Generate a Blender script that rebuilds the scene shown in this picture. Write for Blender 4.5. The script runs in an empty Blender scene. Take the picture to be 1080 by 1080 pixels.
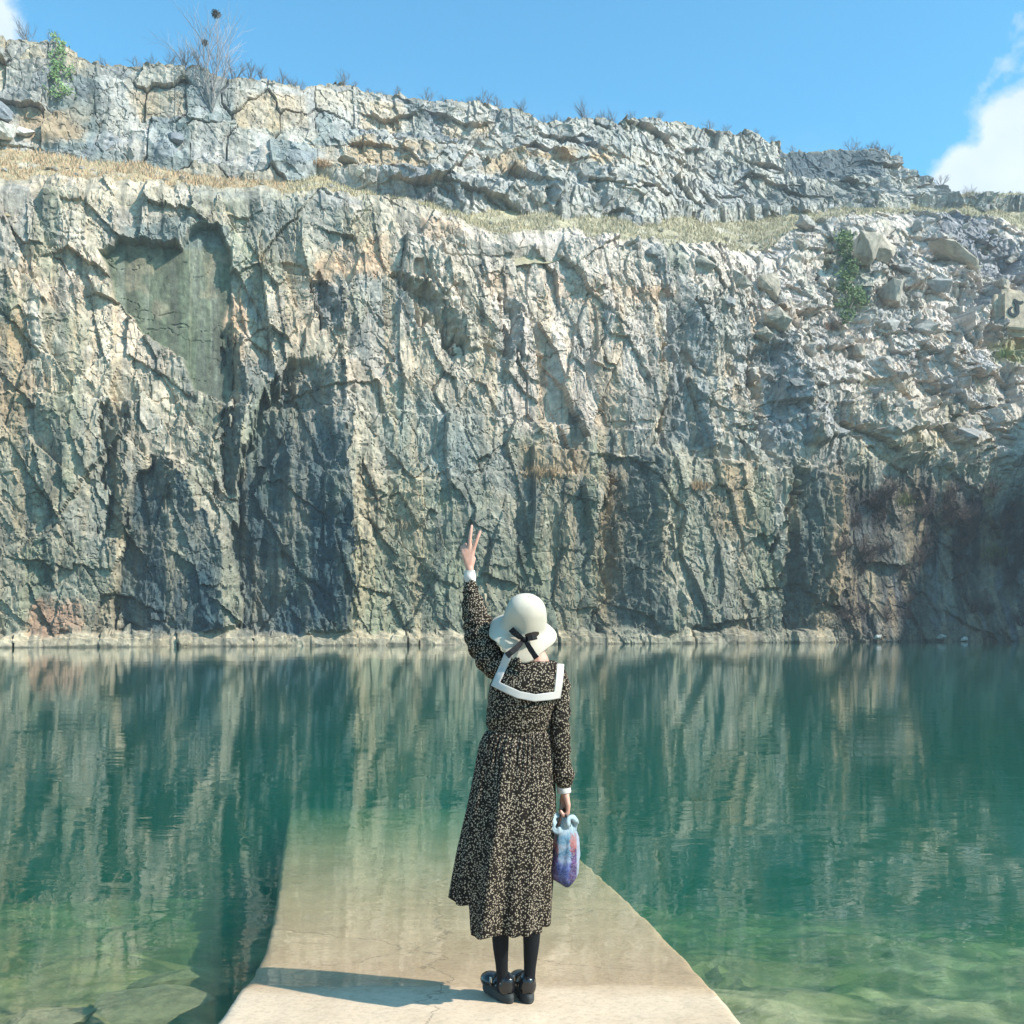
import bpy, bmesh, math, random
import numpy as np
from mathutils import Vector, Matrix, noise as mnoise

# ------------------------------------------------------------------ camera, sky, sun, exposure
scn = bpy.context.scene
COL = scn.collection
CAMZ, HOR, F = 1.61, 655.0, 1080.0
cam_d = bpy.data.cameras.new("camera")
cam = bpy.data.objects.new("camera", cam_d); COL.objects.link(cam)
cam.location = (0, 0, CAMZ); cam.rotation_euler = (math.radians(90), 0, 0)
cam_d.sensor_width = 36; cam_d.lens = 36.0
cam_d.shift_y = (HOR - 540) / 1080
cam_d.clip_start = 0.05; cam_d.clip_end = 5000
scn.camera = cam

SUN_EL = math.radians(40)
SUN_H = Vector((0.925, -0.38)).normalized()
world = bpy.data.worlds.new("World"); scn.world = world
world.use_nodes = True

def build_world():
    nt = world.node_tree; N = nt.nodes; L = nt.links
    N.clear()
    out = N.new('ShaderNodeOutputWorld'); bg = N.new('ShaderNodeBackground')
    sky = N.new('ShaderNodeTexSky'); sky.sky_type = 'NISHITA'; sky.sun_disc = False
    sky.sun_elevation = SUN_EL; sky.sun_rotation = math.atan2(SUN_H.x, SUN_H.y)
    sky.air_density = 1.0; sky.dust_density = 0.8; sky.ozone_density = 2.5
    bg.inputs['Strength'].default_value = 0.15
    tint = N.new('ShaderNodeMix'); tint.data_type = 'RGBA'; tint.blend_type = 'MULTIPLY'
    tint.inputs[0].default_value = 1.0
    L.new(sky.outputs[0], tint.inputs[6]); tint.inputs[7].default_value = (0.33, 0.72, 0.74, 1)
    # clouds: noise broken blobs in sky directions
    tc = N.new('ShaderNodeTexCoord')
    nz = N.new('ShaderNodeTexNoise'); nz.inputs['Scale'].default_value = 11
    nz.inputs['Detail'].default_value = 10; nz.inputs['Roughness'].default_value = 0.62
    L.new(tc.outputs['Generated'], nz.inputs['Vector'])
    def cdir(px, py):
        v = Vector(((px - 540) / F, 1.0, (HOR - py) / F)); v.normalize(); return v
    last = None
    for (px, py, r) in ((1116, 150, 0.070), (1062, 178, .036), (1030, 196, 0.036), (1075, 128, .034), (1210, 150, 0.13), (-40, 30, 0.048), (-130, 60, .10)):
        d = N.new('ShaderNodeVectorMath'); d.operation = 'DISTANCE'
        L.new(tc.outputs['Generated'], d.inputs[0]); d.inputs[1].default_value = cdir(px, py)
        m = N.new('ShaderNodeMapRange'); L.new(d.outputs['Value'], m.inputs[0])
        m.inputs[1].default_value = r * 1.75; m.inputs[2].default_value = r * 0.15
        m.inputs[3].default_value = 0; m.inputs[4].default_value = 1
        if last is None: last = m.outputs[0]
        else:
            x = N.new('ShaderNodeMath'); x.operation = 'MAXIMUM'
            L.new(last, x.inputs[0]); L.new(m.outputs[0], x.inputs[1]); last = x.outputs[0]
    add = N.new('ShaderNodeMath'); add.operation = 'ADD'
    L.new(last, add.inputs[0]); L.new(nz.outputs[0], add.inputs[1])
    edge = N.new('ShaderNodeMapRange'); L.new(add.outputs[0], edge.inputs[0])
    edge.inputs[1].default_value = 0.93; edge.inputs[2].default_value = 1.10
    # thin high veil
    nz2 = N.new('ShaderNodeTexNoise'); nz2.inputs['Scale'].default_value = 2.2; nz2.inputs['Detail'].default_value = 6
    mp = N.new('ShaderNodeMapping'); mp.inputs['Scale'].default_value = (1, 1, 3)
    L.new(tc.outputs['Generated'], mp.inputs[0]); L.new(mp.outputs[0], nz2.inputs['Vector'])
    veil = N.new('ShaderNodeMapRange'); L.new(nz2.outputs[0], veil.inputs[0])
    veil.inputs[1].default_value = 0.52; veil.inputs[2].default_value = 0.85; veil.inputs[4].default_value = 0.16
    mx = N.new('ShaderNodeMath'); mx.operation = 'MAXIMUM'
    L.new(edge.outputs[0], mx.inputs[0]); L.new(veil.outputs[0], mx.inputs[1])
    nz3 = N.new('ShaderNodeTexNoise'); nz3.inputs['Scale'].default_value = 16; nz3.inputs['Detail'].default_value = 5
    L.new(tc.outputs['Generated'], nz3.inputs['Vector'])
    ccol = N.new('ShaderNodeMix'); ccol.data_type = 'RGBA'; L.new(nz3.outputs[0], ccol.inputs[0])
    ccol.inputs[6].default_value = (1.55, 2.05, 2.45, 1); ccol.inputs[7].default_value = (2.7, 2.9, 3.05, 1)
    fin = N.new('ShaderNodeMix'); fin.data_type = 'RGBA'
    L.new(mx.outputs[0], fin.inputs[0]); L.new(tint.outputs[2], fin.inputs[6]); L.new(ccol.outputs[2], fin.inputs[7])
    L.new(fin.outputs[2], bg.inputs['Color']); L.new(bg.outputs[0], out.inputs[0])
build_world()

sun_d = bpy.data.lights.new("sun", 'SUN'); sun_d.energy = 3.1; sun_d.angle = math.radians(0.9)
sun_d.color = (1.0, 0.93, 0.84)
sun = bpy.data.objects.new("sun", sun_d); COL.objects.link(sun)
to_sun = Vector((SUN_H.x * math.cos(SUN_EL), SUN_H.y * math.cos(SUN_EL), math.sin(SUN_EL)))
sun.rotation_euler = to_sun.to_track_quat('Z', 'Y').to_euler()
sun.location = (30, -20, 60)

scn.view_settings.view_transform = 'Standard'; scn.view_settings.look = 'None'
scn.view_settings.exposure = 1.36; scn.view_settings.gamma = 1.0
scn.view_settings.use_curve_mapping = False
scn.cycles.use_denoising = True
scn.cycles.max_bounces = 8; scn.cycles.transparent_max_bounces = 12
scn.cycles.volume_bounces = 1
scn.cycles.caustics_reflective = False; scn.cycles.caustics_refractive = False

random.seed(7)

# ------------------------------------------------------------------ numpy noise
def _h(ix, iy, seed):
    h = (ix.astype(np.int64) * 374761393 + iy.astype(np.int64) * 668265263 + seed * 1442695041) & 0xFFFFFFFF
    h = ((h ^ (h >> 13)) * 1274126177) & 0xFFFFFFFF
    h = ((h ^ (h >> 16)) * 2246822519) & 0xFFFFFFFF
    h = h ^ (h >> 15)
    return (h & 0xFFFFFF) / float(0x1000000)

def vn(x, y, seed=0):
    ix = np.floor(x); iy = np.floor(y); fx = x - ix; fy = y - iy
    fx = fx * fx * fx * (fx * (fx * 6 - 15) + 10); fy = fy * fy * fy * (fy * (fy * 6 - 15) + 10)
    a = _h(ix, iy, seed); b = _h(ix + 1, iy, seed); c = _h(ix, iy + 1, seed); d = _h(ix + 1, iy + 1, seed)
    return (a + (b - a) * fx) * (1 - fy) + (c + (d - c) * fx) * fy - 0.5

def fbm(x, y, seed=0, octv=4, gain=0.5):
    t = 0; a = 1.0
    for o in range(octv):
        t = t + a * vn(x * 2 ** o + 17.3 * o, y * 2 ** o - 9.1 * o, seed + o); a *= gain
    return t

def facets(u, v, seed, tilt=0.6, cheb=False, jit=0.9):
    """jittered cells, each a tilted plane: returns height, edge distance, cell hash"""
    iu = np.floor(u); iv = np.floor(v)
    d1 = np.full(u.shape, 9.0); d2 = np.full(u.shape, 9.0)
    H = np.zeros(u.shape); Hs = np.zeros(u.shape)
    for a in (-1, 0, 1):
        for b in (-1, 0, 1):
            cu = iu + a; cv = iv + b
            pu = cu + 0.5 + (_h(cu, cv, seed) - .5) * jit; pv = cv + 0.5 + (_h(cu, cv, seed + 1) - .5) * jit
            du = u - pu; dv = v - pv
            d = np.maximum(np.abs(du), np.abs(dv)) if cheb else np.sqrt(du * du + dv * dv)
            hh = _h(cu, cv, seed + 2)
            pl = (hh - .5) + tilt * ((_h(cu, cv, seed + 3) - .5) * 2 * du + (_h(cu, cv, seed + 4) - .5) * 2 * dv)
            near = d < d1
            d2 = np.where(near, d1, np.minimum(d2, d))
            H = np.where(near, pl, H); Hs = np.where(near, _h(cu, cv, seed + 5), Hs)
            d1 = np.where(near, d, d1)
    return H, d2 - d1, Hs

def sstep(a, b, x):
    t = np.clip((x - a) / (b - a), 0, 1); return t * t * (3 - 2 * t)

def poly_mask(PX, PY, poly, soft=3.0):
    """soft inside mask of a polygon"""
    poly = np.array(poly, float); n = len(poly)
    x0, y0 = poly.min(0) - soft * 3; x1, y1 = poly.max(0) + soft * 3
    out = np.zeros(PX.shape); sel = (PX > x0) & (PX < x1) & (PY > y0) & (PY < y1)
    if not sel.any(): return out
    x = PX[sel]; y = PY[sel]; ins = np.zeros(x.shape, bool); dm = np.full(x.shape, 1e9)
    for i in range(n):
        ax, ay = poly[i]; bx, by = poly[(i + 1) % n]
        c = ((ay > y) != (by > y)) & (x < (bx - ax) * (y - ay) / (by - ay + 1e-12) + ax)
        ins ^= c
        t = np.clip(((x - ax) * (bx - ax) + (y - ay) * (by - ay)) / ((bx - ax) ** 2 + (by - ay) ** 2 + 1e-9), 0, 1)
        dm = np.minimum(dm, np.hypot(x - ax - t * (bx - ax), y - ay - t * (by - ay)))
    sd = np.where(ins, dm, -dm)
    out[sel] = sstep(-soft, soft, sd)
    return out

# ------------------------------------------------------------------ mesh + material helpers
def link(name, me, mat=None, parent=None):
    o = bpy.data.objects.new(name, me); COL.objects.link(o)
    if mat is not None:
        me.materials.clear(); me.materials.append(mat)
    if parent is not None: o.parent = parent
    return o

def tag(o, label=None, cat=None, group=None, kind=None):
    if label: o['label'] = label
    if cat: o['category'] = cat
    if group: o['group'] = group
    if kind: o['kind'] = kind
    return o

def grid_mesh(name, P, col=None, smooth=False):
    nr, nc, _ = P.shape
    me = bpy.data.meshes.new(name)
    me.vertices.add(nr * nc); me.vertices.foreach_set('co', P.reshape(-1).astype(np.float32))
    idx = np.arange(nr * nc).reshape(nr, nc)
    q = np.stack([idx[:-1, :-1], idx[:-1, 1:], idx[1:, 1:], idx[1:, :-1]], -1).reshape(-1, 4)
    me.loops.add(q.size); me.loops.foreach_set('vertex_index', q.reshape(-1).astype(np.int32))
    me.polygons.add(len(q)); me.polygons.foreach_set('loop_start', (np.arange(len(q)) * 4).astype(np.int32))
    me.polygons.foreach_set('use_smooth', np.full(len(q), smooth))
    me.update(calc_edges=True)
    if col is not None:
        at = me.attributes.new('Col', 'FLOAT_COLOR', 'POINT')
        c4 = np.ones((nr * nc, 4), np.float32); c4[:, :3] = col.reshape(-1, 3)
        at.data.foreach_set('color', c4.reshape(-1))
    return me

def bm_mesh(name, bm, smooth=False):
    me = bpy.data.meshes.new(name); bm.to_mesh(me); bm.free()
    if smooth: me.polygons.foreach_set('use_smooth', [True] * len(me.polygons))
    me.update(); return me

def new_mat(name, base=(.5, .5, .5), rough=0.8, spec=0.3):
    m = bpy.data.materials.new(name); m.use_nodes = True
    b = m.node_tree.nodes['Principled BSDF']
    b.inputs['Base Color'].default_value = (*base, 1); b.inputs['Roughness'].default_value = rough
    b.inputs['Specular IOR Level'].default_value = spec
    return m, m.node_tree.nodes, m.node_tree.links, b

def ramp(N, stops, interp='LINEAR'):
    r = N.new('ShaderNodeValToRGB'); r.color_ramp.interpolation = interp
    e = r.color_ramp.elements
    while len(e) < len(stops): e.new(0.5)
    for i, (p, c) in enumerate(stops):
        e[i].position = p; e[i].color = (*c, 1) if len(c) == 3 else c
    return r

def noise_node(N, L, scale, detail=6, rough=0.6, vec=None, dist=0):
    n = N.new('ShaderNodeTexNoise'); n.inputs['Scale'].default_value = scale
    n.inputs['Detail'].default_value = detail; n.inputs['Roughness'].default_value = rough
    n.inputs['Distortion'].default_value = dist
    if vec is not None: L.new(vec, n.inputs['Vector'])
    return n

def mixc(N, L, fac, a, b, mode='MIX'):
    m = N.new('ShaderNodeMix'); m.data_type = 'RGBA'; m.blend_type = mode
    for sock, v in ((0, fac), (6, a), (7, b)):
        if hasattr(v, 'is_output'): L.new(v, m.inputs[sock])
        elif sock == 0: m.inputs[0].default_value = v
        else: m.inputs[sock].default_value = (*v, 1)
    return m.outputs[2]

def rock_mat(name, base=None, bump=0.5, fine=5.0, rough=0.92, random_tint=False):
    m, N, L, b = new_mat(name, (.3, .3, .28), rough, 0.2)
    tc = N.new('ShaderNodeTexCoord'); v = tc.outputs['Object']
    if base is None:
        at = N.new('ShaderNodeAttribute'); at.attribute_name = 'Col'; c = at.outputs['Color']
    else:
        n0 = noise_node(N, L, 1.2, 5, .6, v)
        r = ramp(N, [(0.3, tuple(x * .72 for x in base)), (0.55, base), (0.75, tuple(min(1, x * 1.2) for x in base))])
        L.new(n0.outputs[0], r.inputs[0]); c = r.outputs[0]
        if random_tint:
            oi = N.new('ShaderNodeObjectInfo')
            rr = ramp(N, [(0, (1.08, .98, .84)), (.35, (.92, .96, 1.0)), (.7, (1.12, 1.05, .98)), (1, (.72, .78, .86))])
            L.new(oi.outputs['Random'], rr.inputs[0]); c = mixc(N, L, 1.0, c, rr.outputs[0], 'MULTIPLY')
    n1 = noise_node(N, L, fine, 8, .7, v)
    r1 = ramp(N, [(0.25, (.52, .53, .53)), (0.5, (1, 1, 1)), (0.75, (1.36, 1.34, 1.28))])
    L.new(n1.outputs[0], r1.inputs[0])
    c = mixc(N, L, 1.0, c, r1.outputs[0], 'MULTIPLY')
    L.new(c, b.inputs['Base Color'])
    n2 = noise_node(N, L, fine * .8, 10, .72, v)
    bp = N.new('ShaderNodeBump'); bp.inputs['Strength'].default_value = bump; bp.inputs['Distance'].default_value = 0.16
    L.new(n2.outputs[0], bp.inputs['Height']); L.new(bp.outputs[0], b.inputs['Normal'])
    return m

M_rock = rock_mat("rock_face", None, 0.5, 3.4)
M_rock_pale = rock_mat("pale_boulder", (.36, .34, .31), 0.8, 3.5, random_tint=True)
M_bed = rock_mat("lake_bed", None, 0.4, 3.0, 0.9)

# ------------------------------------------------------------------ cliff frame of reference
P0 = np.array([-31.0, 62.0]); D = np.array([72.0, 20.0]); D = D / np.hypot(*D)
NRM = np.array([D[1], -D[0]])                      # outward, towards the water

def back_low(s, z):                                 # how far the lower face leans back
    sc = sstep(47, 60, s)
    zz = np.clip(z, 0, None)
    return 0.09 * zz + sc * 0.42 * np.clip(zz - 15.5, 0, None) + 0.16 * np.clip(zz - 27.0, 0, None)

def world_xy(s, b):                                 # b = metres behind the base line
    return P0[0] + D[0] * s - NRM[0] * b, P0[1] + D[1] * s - NRM[1] * b

def proj(X, Y, Z):
    return 540 + F * X / Y, HOR - F * (Z - CAMZ) / Y

def solve_z(s, pts, bfun, z0):
    xs = [p[0] for p in pts]; ys = [p[1] for p in pts]
    z = np.full(s.shape, float(z0))
    for _ in range(25):
        X, Y = world_xy(s, bfun(s, z)); px = 540 + F * X / Y
        zt = CAMZ + (HOR - np.interp(px, xs, ys)) / F * Y
        z = z + 0.5 * (zt - z)
    return z

RIM = [(-200, 178), (0, 180), (100, 184), (200, 192), (300, 196), (400, 200), (440, 208), (470, 224), (500, 238), (560, 240), (600, 240),
       (650, 245), (720, 252), (770, 258), (800, 263), (822, 258), (845, 240), (875, 226), (950, 221), (1040, 223), (1080, 240), (1200, 262)]
UPF = [(-200, 152), (0, 156), (60, 158), (100, 164), (200, 178), (260, 185), (330, 180), (400, 200), (470, 208), (560, 213), (680, 219),
       (760, 228), (830, 224), (900, 217), (1000, 213), (1040, 212), (1080, 214), (1200, 220)]
SKY = [(-200, 30), (0, 40), (18, 38), (60, 46), (95, 62), (150, 68), (200, 72), (260, 82), (322, 92), (330, 86), (372, 86), (385, 92), (450, 103),
       (520, 112), (585, 126), (640, 122), (690, 124), (760, 140), (830, 152), (900, 158), (925, 163), (946, 168), (966, 184), (984, 206), (996, 220), (1200, 232)]

S = np.arange(-14, 112, 0.078)
ZR = solve_z(S, RIM, back_low, 30)
ZR = ZR + 0.5 * fbm(S / 2.2, S * 0, 3, 3) + 0.22 * facets(S / 0.9, S * 0 + .5, 8)[0]
nrow = 430
V = np.concatenate([[-9, -5, -3, -1.5], np.linspace(-0.6, 1, nrow)]) if False else np.linspace(0, 1, nrow)
Zb = -1.2
SS, VV = np.meshgrid(S, V)
ZZ = Zb + (ZR[None, :] - Zb) * VV
BB = back_low(SS, ZZ)
XX, YY = world_xy(SS, BB)
PX, PY = proj(XX, YY, ZZ)
WX = PX + 5 * fbm(PX / 7, PY / 7, 41, 3) + 7 * fbm(PX / 22, PY / 22, 40, 3) + 10 * fbm(PX / 70, PY / 70, 44, 2)
WY = PY + 5 * fbm(PX / 7, PY / 7, 51, 3) + 7 * fbm(PX / 22, PY / 22, 50, 3) + 10 * fbm(PX / 70, PY / 70, 54, 2)

# --- relief of the lower face
def cracks(x, y, w, seed):
    return 1 - sstep(0, w, np.abs(fbm(x, y, seed, 4)))
us = SS + 0.35 * ZZ + 1.3 * fbm(SS / 5, ZZ / 5, 60, 3); vs = ZZ - 0.30 * SS + 1.3 * fbm(SS / 5, ZZ / 5, 70, 3)
us = us + .30 * fbm(SS / .9, ZZ / .9, 62, 3); vs = vs + .30 * fbm(SS / .9, ZZ / .9, 72, 3)
uv_ = .35 * fbm(SS / 1.2, ZZ / 1.2, 63, 3) + SS + 0.8 * fbm(SS / 4, ZZ / 9, 61, 3); vv_ = ZZ + 0.8 * fbm(SS / 4, ZZ / 6, 71, 3)
uw = SS + .22 * ZZ + .5 * fbm(SS / 5, ZZ / 9, 64, 3); vw = ZZ - .2 * SS + .5 * fbm(SS / 5, ZZ / 6, 74, 3)
f0, e0, h0 = facets(uw / 5.0, vw / 7.5, 100, 1.0, jit=.95)
f5, e5, h5 = facets((uw + .3 * vw) / 2.7, (vw - .2 * uw) / 4.6, 105, 1.5, jit=.95)
f1, e1, h1 = facets(us / 2.6, vs / 3.6, 110, 1.0)
f2, e2, h2 = facets(us / 1.15, vs / 1.5, 120, 1.0)
f3, e3, h3 = facets(us / 0.5, vs / 0.55, 130, 1.1)
f4, e4, h4 = facets(uv_ / 1.6, vv_ / 5.2, 140, 0.9)
scree = sstep(46, 58, SS + 4 * fbm(SS / 6, ZZ / 6, 5, 3)) * sstep(12.5, 16.5, ZZ + 3 * fbm(SS / 5, ZZ / 5, 6, 3))
rough_k = sstep(-.25, .25, fbm(SS / 6, ZZ / 6, 95, 3))
vslab, ve, vh = facets((uw + .25 * fbm(SS / 1.5, ZZ / 4, 65, 3)) / 1.25, (vw + .6 * fbm(SS / 2, ZZ / 3, 75, 3)) / 4.2, 115, 1.0, jit=1.0)
# tilt of the slabs is mostly sideways: planes that face left or right
sl_c = np.floor(uw / 1.25)
relief = 0.85 * f0 + 0.38 * f5 + 0.42 * vslab * (1 - .5 * scree) + 0.16 * f1 * rough_k + (.04 + 0.10 * rough_k) * f2 + (.03 + 0.06 * rough_k) * f3 + 0.20 * f4 * (1 - .6 * scree)
relief += 0.8 * fbm(SS / 13, ZZ / 17, 80, 3) + 0.08 * fbm(SS / .4, ZZ / .5, 82, 3)
relief += .05 * fbm(us / .5, vs / 3.2, 83, 4) + .04 * fbm(vs / .3, us / 2.4, 84, 3) + .08 * facets(us / .32, vs / .9, 117, 1.0)[0] + .10 * facets(us / 1.4, vs / .55, 118, 1.0)[0] * sstep(-.1, .2, fbm(SS / 5, ZZ / 4, 119, 3))
gA = facets(us / 4.2, vs / 3.4, 112, 1.3, jit=1.0)[0]; gB = facets(us / 1.9, vs / 1.7, 113, 1.2, jit=1.0)[0]
relief = relief * (1 - .35 * scree) + scree * (1.15 * gA + .55 * gB + 0.12 * f2 * rough_k + .08 * f3 + .5 * (sstep(-.04, .04, ((ZZ - .16 * SS + 1.2 * fbm(SS / 4, ZZ / 6, 99, 3)) / 4.2) % 1 - .5)))
ck = sstep(-.05, .25, fbm(SS / 4, ZZ / 4, 93, 3))
relief -= .20 * cracks(us / 2.2, vs / 6, .022, 96) * ck + .16 * cracks(us / 5, vs / 1.6, .02, 97) * (1 - ck) + .10 * cracks(SS / 1.1, ZZ / 1.6, .03, 98)
relief -= .16 * (1 - sstep(0, .03, e0)) * ck
# diagonal strata
st = vs + 0.25 * us + 0.4 * fbm(SS / 2, ZZ / 2, 90, 2)
relief += 0.045 * (np.abs((st / 0.62) % 1 - .5) * 2 - .5) * sstep(-.2, .3, fbm(SS / 6, ZZ / 6, 91, 2))
top_round = sstep(0.955, 1.0, VV)

smooth_zone = np.zeros(SS.shape)
# smooth recessed slab, upper left
slab = poly_mask(WX * .45 + PX * .55, WY * .45 + PY * .55, [(104, 262), (128, 250), (190, 258), (200, 240), (226, 232), (242, 262), (247, 330), (246, 405), (238, 424), (206, 410), (196, 378), (150, 350), (120, 312)], 2.0)
slab_r = -1.3 + 0.05 * facets(SS / 2.6 + .1 * fbm(SS, ZZ / 3, 151, 2), ZZ / 40, 150, 1.2, True)[0] + 0.05 * fbm(SS / .6, ZZ / 5, 92, 3) - 0.02 * (ZZ - 22)
slab_r += np.where((PX > 200), -0.22, 0) + .07 * facets(SS / 2.1 + .2 * fbm(SS, ZZ, 155, 3), ZZ / 1.8, 152, .8)[0] - .12 * cracks(SS / 5, ZZ / 2.4, .016, 153) + .04 * fbm(SS / .3, ZZ / .8, 154, 3)
relief = relief * (1 - slab) + slab * slab_r
# faces turned away from the sun: (left polyline, right polyline, depth)
wedges = []
def wedge(left, right, amp, soft=4, keep=0.8):
    """face turned to the left: sunk at its left edge, proud at its right edge"""
    ly = [p[1] for p in left]; lx = [p[0] for p in left]; ry = [p[1] for p in right]; rx = [p[0] for p in right]
    jg = 16 * fbm(PX / 9, PY / 34, 57, 3) + 10 * (vh - .5); xl = np.interp(WY, ly, lx) + jg; xr = np.interp(WY, ry, rx) + .5 * jg
    y0 = max(min(ly), min(ry)); y1 = min(max(ly), max(ry))
    t = (WX - xl) / np.maximum(xr - xl, 4)
    m = sstep(0, .06, t) * (t <= 1.0) * sstep(y0 - soft * 2, y0 + soft, WY) * (1 - sstep(y1 - soft, y1 + soft * 2, WY))
    wedges.append(m)
    global relief
    relief = relief * (1 - m * (1 - keep)) + m * amp * (np.clip(t, 0, 1) - 0.62)
    # a proud lip to the right of the face that falls back into the sun
    t2 = (WX - xr) / 22.0
    m2 = (t2 > 0) * (1 - sstep(0, 1, t2)) * (1 - .5 * keep) * sstep(y0 - soft, y0 + soft, WY) * (1 - sstep(y1 - soft, y1 + soft, WY))
    relief = relief + m2 * amp * .40
    return m
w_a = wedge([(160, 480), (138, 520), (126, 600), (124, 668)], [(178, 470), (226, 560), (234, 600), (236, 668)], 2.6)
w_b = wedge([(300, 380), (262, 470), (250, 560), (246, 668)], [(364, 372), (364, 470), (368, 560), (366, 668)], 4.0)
w_c = wedge([(244, 350), (240, 430), (232, 520)], [(262, 350), (262, 430), (252, 520)], 1.6)
w_d = wedge([(640, 480), (634, 560), (636, 668)], [(700, 470), (690, 560), (712, 668)], 2.2)
w_e = wedge([(800, 366), (792, 420), (796, 470)], [(822, 356), (850, 430), (856, 470)], 2.8)
w_f = wedge([(700, 335), (702, 400), (690, 470)], [(748, 325), (752, 400), (748, 470)], 1.8)
w_g = wedge([(416, 296), (440, 330), (474, 372)], [(436, 290), (476, 330), (494, 372)], 2.2, 3)
w_h = wedge([(340, 296), (336, 345)], [(366, 290), (364, 345)], 1.8, 3)
w_i = wedge([(826, 500), (824, 580), (828, 660)], [(878, 495), (880, 580), (876, 660)], 2.2)
w_j = wedge([(108, 430), (104, 560)], [(136, 430), (134, 560)], 1.8)
w_k = wedge([(530, 310), (536, 375)], [(552, 300), (552, 375)], 1.6, 3)
w_l = wedge([(878, 262), (882, 340), (890, 352)], [(898, 250), (912, 330), (918, 352)], 2.4, 3)
w_m = wedge([(1024, 300), (1026, 375)], [(1046, 300), (1046, 375)], 2.6, 3)
# deep corner in the shade, lower right
corner = sstep(874, 892, WX) * sstep(470, 560, WY - .10 * (WX - 880))
relief = relief * (1 - .3 * corner) - corner * .9 * sstep(0, 5, ZZ)
# lift lines (old working levels)
def ledge_line(pts, h, wpx=3.0):
    global relief
    ly = np.interp(PX, [p[0] for p in pts], [p[1] for p in pts]) + 4 * fbm(PX / 30, PX * 0, 33, 3)
    on = np.where((PX > pts[0][0]) & (PX < pts[-1][0]), 1.0, 0.0)
    relief = relief + on * h * sstep(-wpx, wpx, PY - ly) * (1 - sstep(40, 160, PY - ly))
ledge_line([(-60, 412), (100, 420), (300, 428), (520, 440), (700, 455)], 0.55, 1.2)
ledge_line([(560, 470), (650, 478), (760, 488), (860, 498), (900, 505)], 0.9, 2)
ledge_line([(700, 436), (740, 450), (800, 478), (860, 492)], 0.5, 2)
ledge_line([(820, 350), (880, 362), (940, 385), (1000, 430), (1080, 455)], 0.5, 5)
ledge_line([(340, 500), (430, 505), (560, 498), (640, 505)], 0.4, 2)
rk = sstep(.90, .965, VV); relief = relief * (1 - rk) + rk * (np.maximum(relief, -.35) * .8 + .25)
relief = np.where(top_round > 0, relief - 1.0 * top_round, relief)
# pale ledge of blocks at the water's edge
lb, le, lh = facets(SS / 3.6 + .12 * fbm(SS, ZZ / 2, 9, 2), ZZ * 0 + .5, 160, .6, jit=1.0)
ztop = 0.85 + 0.40 * lb + .25 * fbm(SS / .9, SS * 0, 12, 3)
led = (1 - sstep(ztop - .12, ztop + .12, ZZ)) * (1 - sstep(872, 890, PX)) * sstep(-900, -800, PX)
led_gap = (1 - sstep(0.01, .03, le)) * (lh > .4)
led = led * (1 - led_gap)
led = led * np.where((PX > 600) & (_h(np.floor(SS / 3), np.floor(SS * 0), 4) > .55), .5, 1)
relief = relief * (1 - led) + led * (0.75 + .35 * lb + .06 * f2 + 0.08 * fbm(SS / .4, ZZ / .4, 13, 3) - .25 * (ZZ > .55))

relief = relief * (.80 + .2 * scree)
BBr = BB - relief
XX, YY = world_xy(SS, BBr)
Pl = np.stack([XX, YY, ZZ + 0.12 * f2 + .10 * (f3)], -1)

# --- colour of the lower face (rock, lichen, iron stain, wet algae, painted shade)
def lerp(a, b, t): return a + (np.asarray(b) - a) * t[..., None]
n_a = fbm(SS / 7, ZZ / 7, 200, 5); n_b = fbm(SS / 2.2, ZZ / 3.4, 210, 5); n_c = fbm(SS / 1.1, ZZ / 12, 220, 5); n_d = fbm(SS / .35, ZZ / .35, 230, 3)
col = np.zeros(SS.shape + (3,)) + np.array([.40, .365, .295])
col = lerp(col, (.31, .305, .25), sstep(-.25, .35, n_a))
col = lerp(col, (.245, .255, .23), sstep(.05, .45, n_b) * .8)
warm = sstep(.0, .5, fbm(SS / 4, ZZ / 4, 240, 4) + .25 * (h1 - .5))
col = lerp(col, (.48, .41, .335), warm * .75)
up = sstep(14, 24, ZZ + 5 * n_a) * sstep(22, 34, SS + 8 * n_a)
col = lerp(col, (.475, .44, .405), up * .78)
col = lerp(col, (.50, .47, .42), sstep(.74, .95, h2) * .55)
col = lerp(col, (.20, .225, .235), sstep(.80, .95, h1) * .5)
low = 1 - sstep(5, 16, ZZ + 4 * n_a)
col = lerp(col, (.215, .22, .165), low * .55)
drip = sstep(.08, .42, n_c) * (1 - sstep(19, 26, ZZ))
col = lerp(col, (.095, .115, .115), drip * .62)
col = lerp(col, (.16, .20, .12), sstep(.12, .5, fbm(SS / 2, ZZ / 5, 260, 4)) * .35)
def paint(poly, c, a=1.0, soft=6, warp=1.0, nz=0.35):
    global col
    m = poly_mask(WX * warp + PX * (1 - warp), WY * warp + PY * (1 - warp), poly, soft)
    m = np.clip(m * (1 + nz * 2 * n_b + nz * n_d), 0, 1)
    col = lerp(col, c, m * a)
col = lerp(col, (.105, .135, .095), slab * .92)
streak = sstep(.05, .4, fbm(SS / .55, ZZ / 14, 270, 4))
col = lerp(col, (.20, .225, .19), slab * streak * .7)
col = lerp(col, (.075, .085, .065), slab * sstep(.05, .35, fbm(SS / .9, ZZ / 7, 272, 5)) * .7)
col = lerp(col, (.24, .22, .16), slab * sstep(.2, .45, fbm(SS / 1.5, ZZ / 2, 274, 5)) * .6)
paint([(130, 236), (196, 222), (240, 236), (236, 256), (128, 254)], (.15, .19, .19), .8, 5)
rstreak = .55 + .75 * sstep(-.25, .25, fbm(SS / .7, ZZ / 6, 233, 5))
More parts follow.
